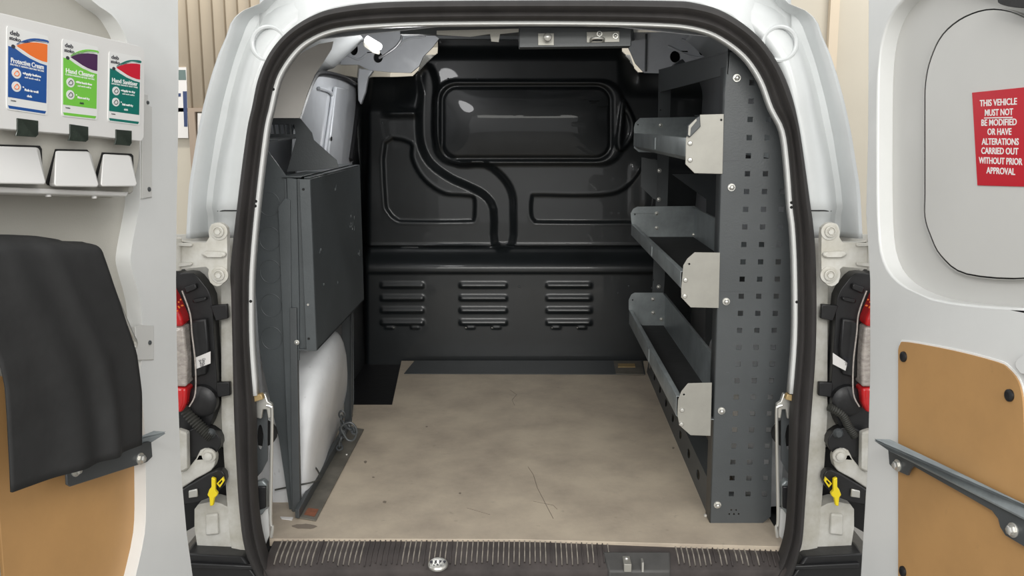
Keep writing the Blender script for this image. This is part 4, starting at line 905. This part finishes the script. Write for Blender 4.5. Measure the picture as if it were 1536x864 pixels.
# channel post
for nm, O, a, b in (('post_face', [(419, 310), (430, 296), (437, 300), (440, 540), (452, 778), (440, 778), (432, 640), (424, 440)], .003, .012),
                    ('post_web', [(431, 266), (446, 268), (450, 450), (450, 540), (440, 540), (437, 460)], .001, .007)):
    bm = new(); plate(bm, LF, LF.pts(O), (), a, b); obj(nm, bm, 'dark_steel_worn', lr, bevel=.001)
bm = new(); plate(bm, LF, LF.pts([(437, 460), (447, 460), (450, 640), (453, 778), (441, 778)]), (), .0, .016); obj('post_foot', bm, 'dark_steel', lr, bevel=.001)
bm = new(); bolt_bm(bm, LF.P(*LF.uv(448, 511), .016), (0, -1, 0), .006, .006); obj('bolt', bm, 'zinc', lr)
# bin
nt_, nb_ = at(466, 268, LY), at(475, 524, LY); ft_, fb_ = at(541, 249, LFY), at(547, 450, LFY)
xo = (nt_.x+nb_.x+ft_.x+fb_.x)/4
A = [V((xo, LY-.01, nt_.z)), V((xo, LFY, ft_.z)), V((xo, LFY, fb_.z)), V((xo, LY-.01, nb_.z))]
wdt = .055
bm = new(); prism(bm, A, (-.003, 0, 0)); bn = obj('bin', bm, 'dark_steel_worn', lr, bevel=.001)
bm = new(); prism(bm, [p+V((-wdt, 0, .0)) for p in A], (-.003, 0, 0)); obj('bin_back', bm, 'dark_steel_worn', bn)
bm = new(); prism(bm, [A[0]+V((0, -.002, 0)), A[3]+V((0, -.002, 0)), A[3]+V((-.024, -.002, 0)), A[0]+V((-.024, -.002, 0))], (0, -.004, 0)); obj('bin_front', bm, 'dark_steel_worn', bn, bevel=.001)
bm = new(); prism(bm, [A[0]+V((-.024, .012, 0)), A[3]+V((-.024, .012, 0)), A[3]+V((-wdt, .012, 0)), A[0]+V((-wdt, .012, 0))], (0, -.003, 0)); obj('bin_front', bm, 'dark_steel_worn', bn)
bm = new(); prism(bm, [A[1], A[2], A[2]+V((-wdt, 0, 0)), A[1]+V((-wdt, 0, 0))], (0, .003, 0)); obj('bin_end', bm, 'dark_steel_worn', bn)
bm = new(); prism(bm, [A[2], A[3], A[3]+V((-wdt, 0, 0)), A[2]+V((-wdt, 0, 0))], (0, 0, .003)); obj('bin_base', bm, 'dark_steel_worn', bn)
bm = new(); q = V((0, 0, .001)); prism(bm, [A[0]+q, A[1]+q, A[1]+q+V((-.014, 0, 0)), A[0]+q+V((-.014, 0, 0))], (0, 0, .003)); obj('bin_rim', bm, 'dark_steel_worn', bn, bevel=.0008)
bm = new(); prism(bm, [A[0]+q+V((-.02, 0, .002)), A[1]+q+V((-.02, 0, .002)), A[1]+q+V((-wdt-.01, 0, .002)), A[0]+q+V((-wdt-.01, 0, .002))], (0, 0, .003)); obj('bin_lid', bm, 'dark_steel_worn', bn, bevel=.0008)
for a, b in ((455, 284), (462, 457), (463, 508)):
    bm = new(); lathe(bm, at(a, b, LY-.0165), (0, -1, 0), [(0, .003), (.0015, .0025)], 10); obj('bin_rivet', bm, 'zinc' if b == 457 else 'black_void', bn)
# scratches on the bin: bare metal marks, thin and proud of the paint
bm = new(); random.seed(11)
for k in range(16):
    px_, py_ = random.choice([(530, 330), (535, 385), (505, 420), (478, 380), (508, 285), (514, 290), (480, 430), (527, 340)]); p = at_x(px_+random.uniform(-6, 6), py_+random.uniform(-8, 8), xo+.0006)
    if p.y < LY or p.y > LFY-.01: continue
    bm = new(); prism(bm, [p, p+V((0, .002, .001)), p+V((0, .007, .002+random.random()*.014)), p+V((0, .002, .006))], (.0003, 0, 0)); obj('scratch', bm, 'galvanised_dull', bn)
# rear leg and upper bracket
bm = new(); fr = YF(LFY+.01); plate(bm, fr, fr.pts([(512, 455), (530, 455), (531, 600), (527, 640), (517, 638), (514, 560)]), (), -.002, 0); obj('rear_leg', bm, 'dark_steel', lr, bevel=.0008)
bm = new(); prism(bm, [fr.P(*fr.uv(530, 455), 0), fr.P(*fr.uv(529, 625), 0), fr.P(*fr.uv(529, 625), 0)+V((0, -.02, 0)), fr.P(*fr.uv(530, 455), 0)+V((0, -.02, 0))], (-.002, 0, 0)); obj('rear_leg_flange', bm, 'dark_steel', lr)
fr = YF(2.32)
slots = [fr.pts([(404+8*k, 187), (409+8*k, 187), (411+8*k, 201), (406+8*k, 201)]) for k in range(5)]
bm = new(); plate(bm, fr, fr.pts([(400, 176), (451, 178), (468, 199), (471, 210), (505, 240), (508, 252), (430, 258), (444, 208), (396, 206)]), slots, -.002, 0); obj('bracket_plate', bm, 'dark_steel', lr, bevel=.0008)
bm = new(); a = [at(396, 208, 2.3), at(442, 207, 2.3), at(446, 210, 2.60), at(400, 214, 2.6)]
prism(bm, [V((at(396, 210, 2.3).x, 2.16, fr.P(*fr.uv(420, 210))[2])), V((at(440, 210, 2.3).x, 2.16, fr.P(*fr.uv(420, 210))[2])), fr.P(*fr.uv(444, 208)), fr.P(*fr.uv(398, 208))], (0, 0, .003)); obj('bracket_shelf', bm, 'dark_steel', lr)

# ================================================================== SMALL THINGS
ch = thing('chain', at(518, 655, 2.6), 'short dark chain and hook hanging at front of left wheel arch', 'chain')
cp = smooth_path([at(a, b, y) for a, b, y in [(513, 618, 2.52), (512, 634, 2.52), (514, 648, 2.5), (511, 662, 2.5), (509, 674, 2.48)]], 2)
for i, p in enumerate(cp[:-1]):
    q = cp[i+1]; d = (q-p).normalized(); _, u, v = basis(d); a = u if i % 2 else v
    bm = new(); m_ = (p+q)/2; L_ = (q-p).length*.75; pth = [m_+d*L_*math.cos(t)+a*.008*math.sin(t) for t in [2*math.pi*k/14 for k in range(14)]]
    tube(bm, pth, .0028, 6, True); obj('link', bm, 'dark_steel', ch)
cp = smooth_path([at(a, b, y) for a, b, y in [(512, 634, 2.5), (519, 638, 2.48), (527, 643, 2.47), (533, 650, 2.46)]], 2)
for i, p in enumerate(cp[:-1]):
    q = cp[i+1]; d = (q-p).normalized(); _, u, v = basis(d); a = u if i % 2 else v
    bm = new(); m_ = (p+q)/2; L_ = (q-p).length*.8; pth = [m_+d*L_*math.cos(t)+a*.008*math.sin(t) for t in [2*math.pi*k/14 for k in range(14)]]
    tube(bm, pth, .0028, 6, True); obj('link', bm, 'dark_steel', ch)
bm = new(); tube(bm, smooth_path([at(a, b, 2.46) for a, b in [(512, 640), (526, 634), (535, 645), (531, 659), (522, 660), (515, 650)]], 5, True), .003, 8, True); obj('snap_hook', bm, 'dark_steel', ch)
# interior lamp at the roof corner
lm = thing('interior_lamp', at(561, 75, 2.95), 'lit white oblong lamp in upper left roof corner of van', 'lamp')
fr = YF(2.95)
bm = new(); plate(bm, fr, fr.pts([(548, 60), (553, 54), (573, 66), (574, 72), (570, 76), (549, 66)]), (), 0, .03); obj('lens', bm, 'lamp_white', lm, bevel=.006, seg=3)
bm = new(); plate(bm, fr, fr.pts([(546, 62), (570, 76), (569, 82), (560, 80), (546, 70)]), (), -.01, .02); obj('lamp_body', bm, 'grey_trim', lm, bevel=.004)
bm = new(); tube(bm, smooth_path([fr.P(*fr.uv(a, b), .02) for a, b in [(570, 88), (580, 82), (594, 72), (602, 62), (608, 52), (640, 54)]], 5), .004, 8); obj('lamp_cable', bm, 'black_plastic', lm)
ll = bpy.data.lights.new('lamp_glow', 'POINT'); ll.shadow_soft_size = .06; ll.energy = 2.6; lo = bpy.data.objects.new('lamp_glow', ll); C.objects.link(lo); lo.location = fr.P(*fr.uv(610, 92), .08)
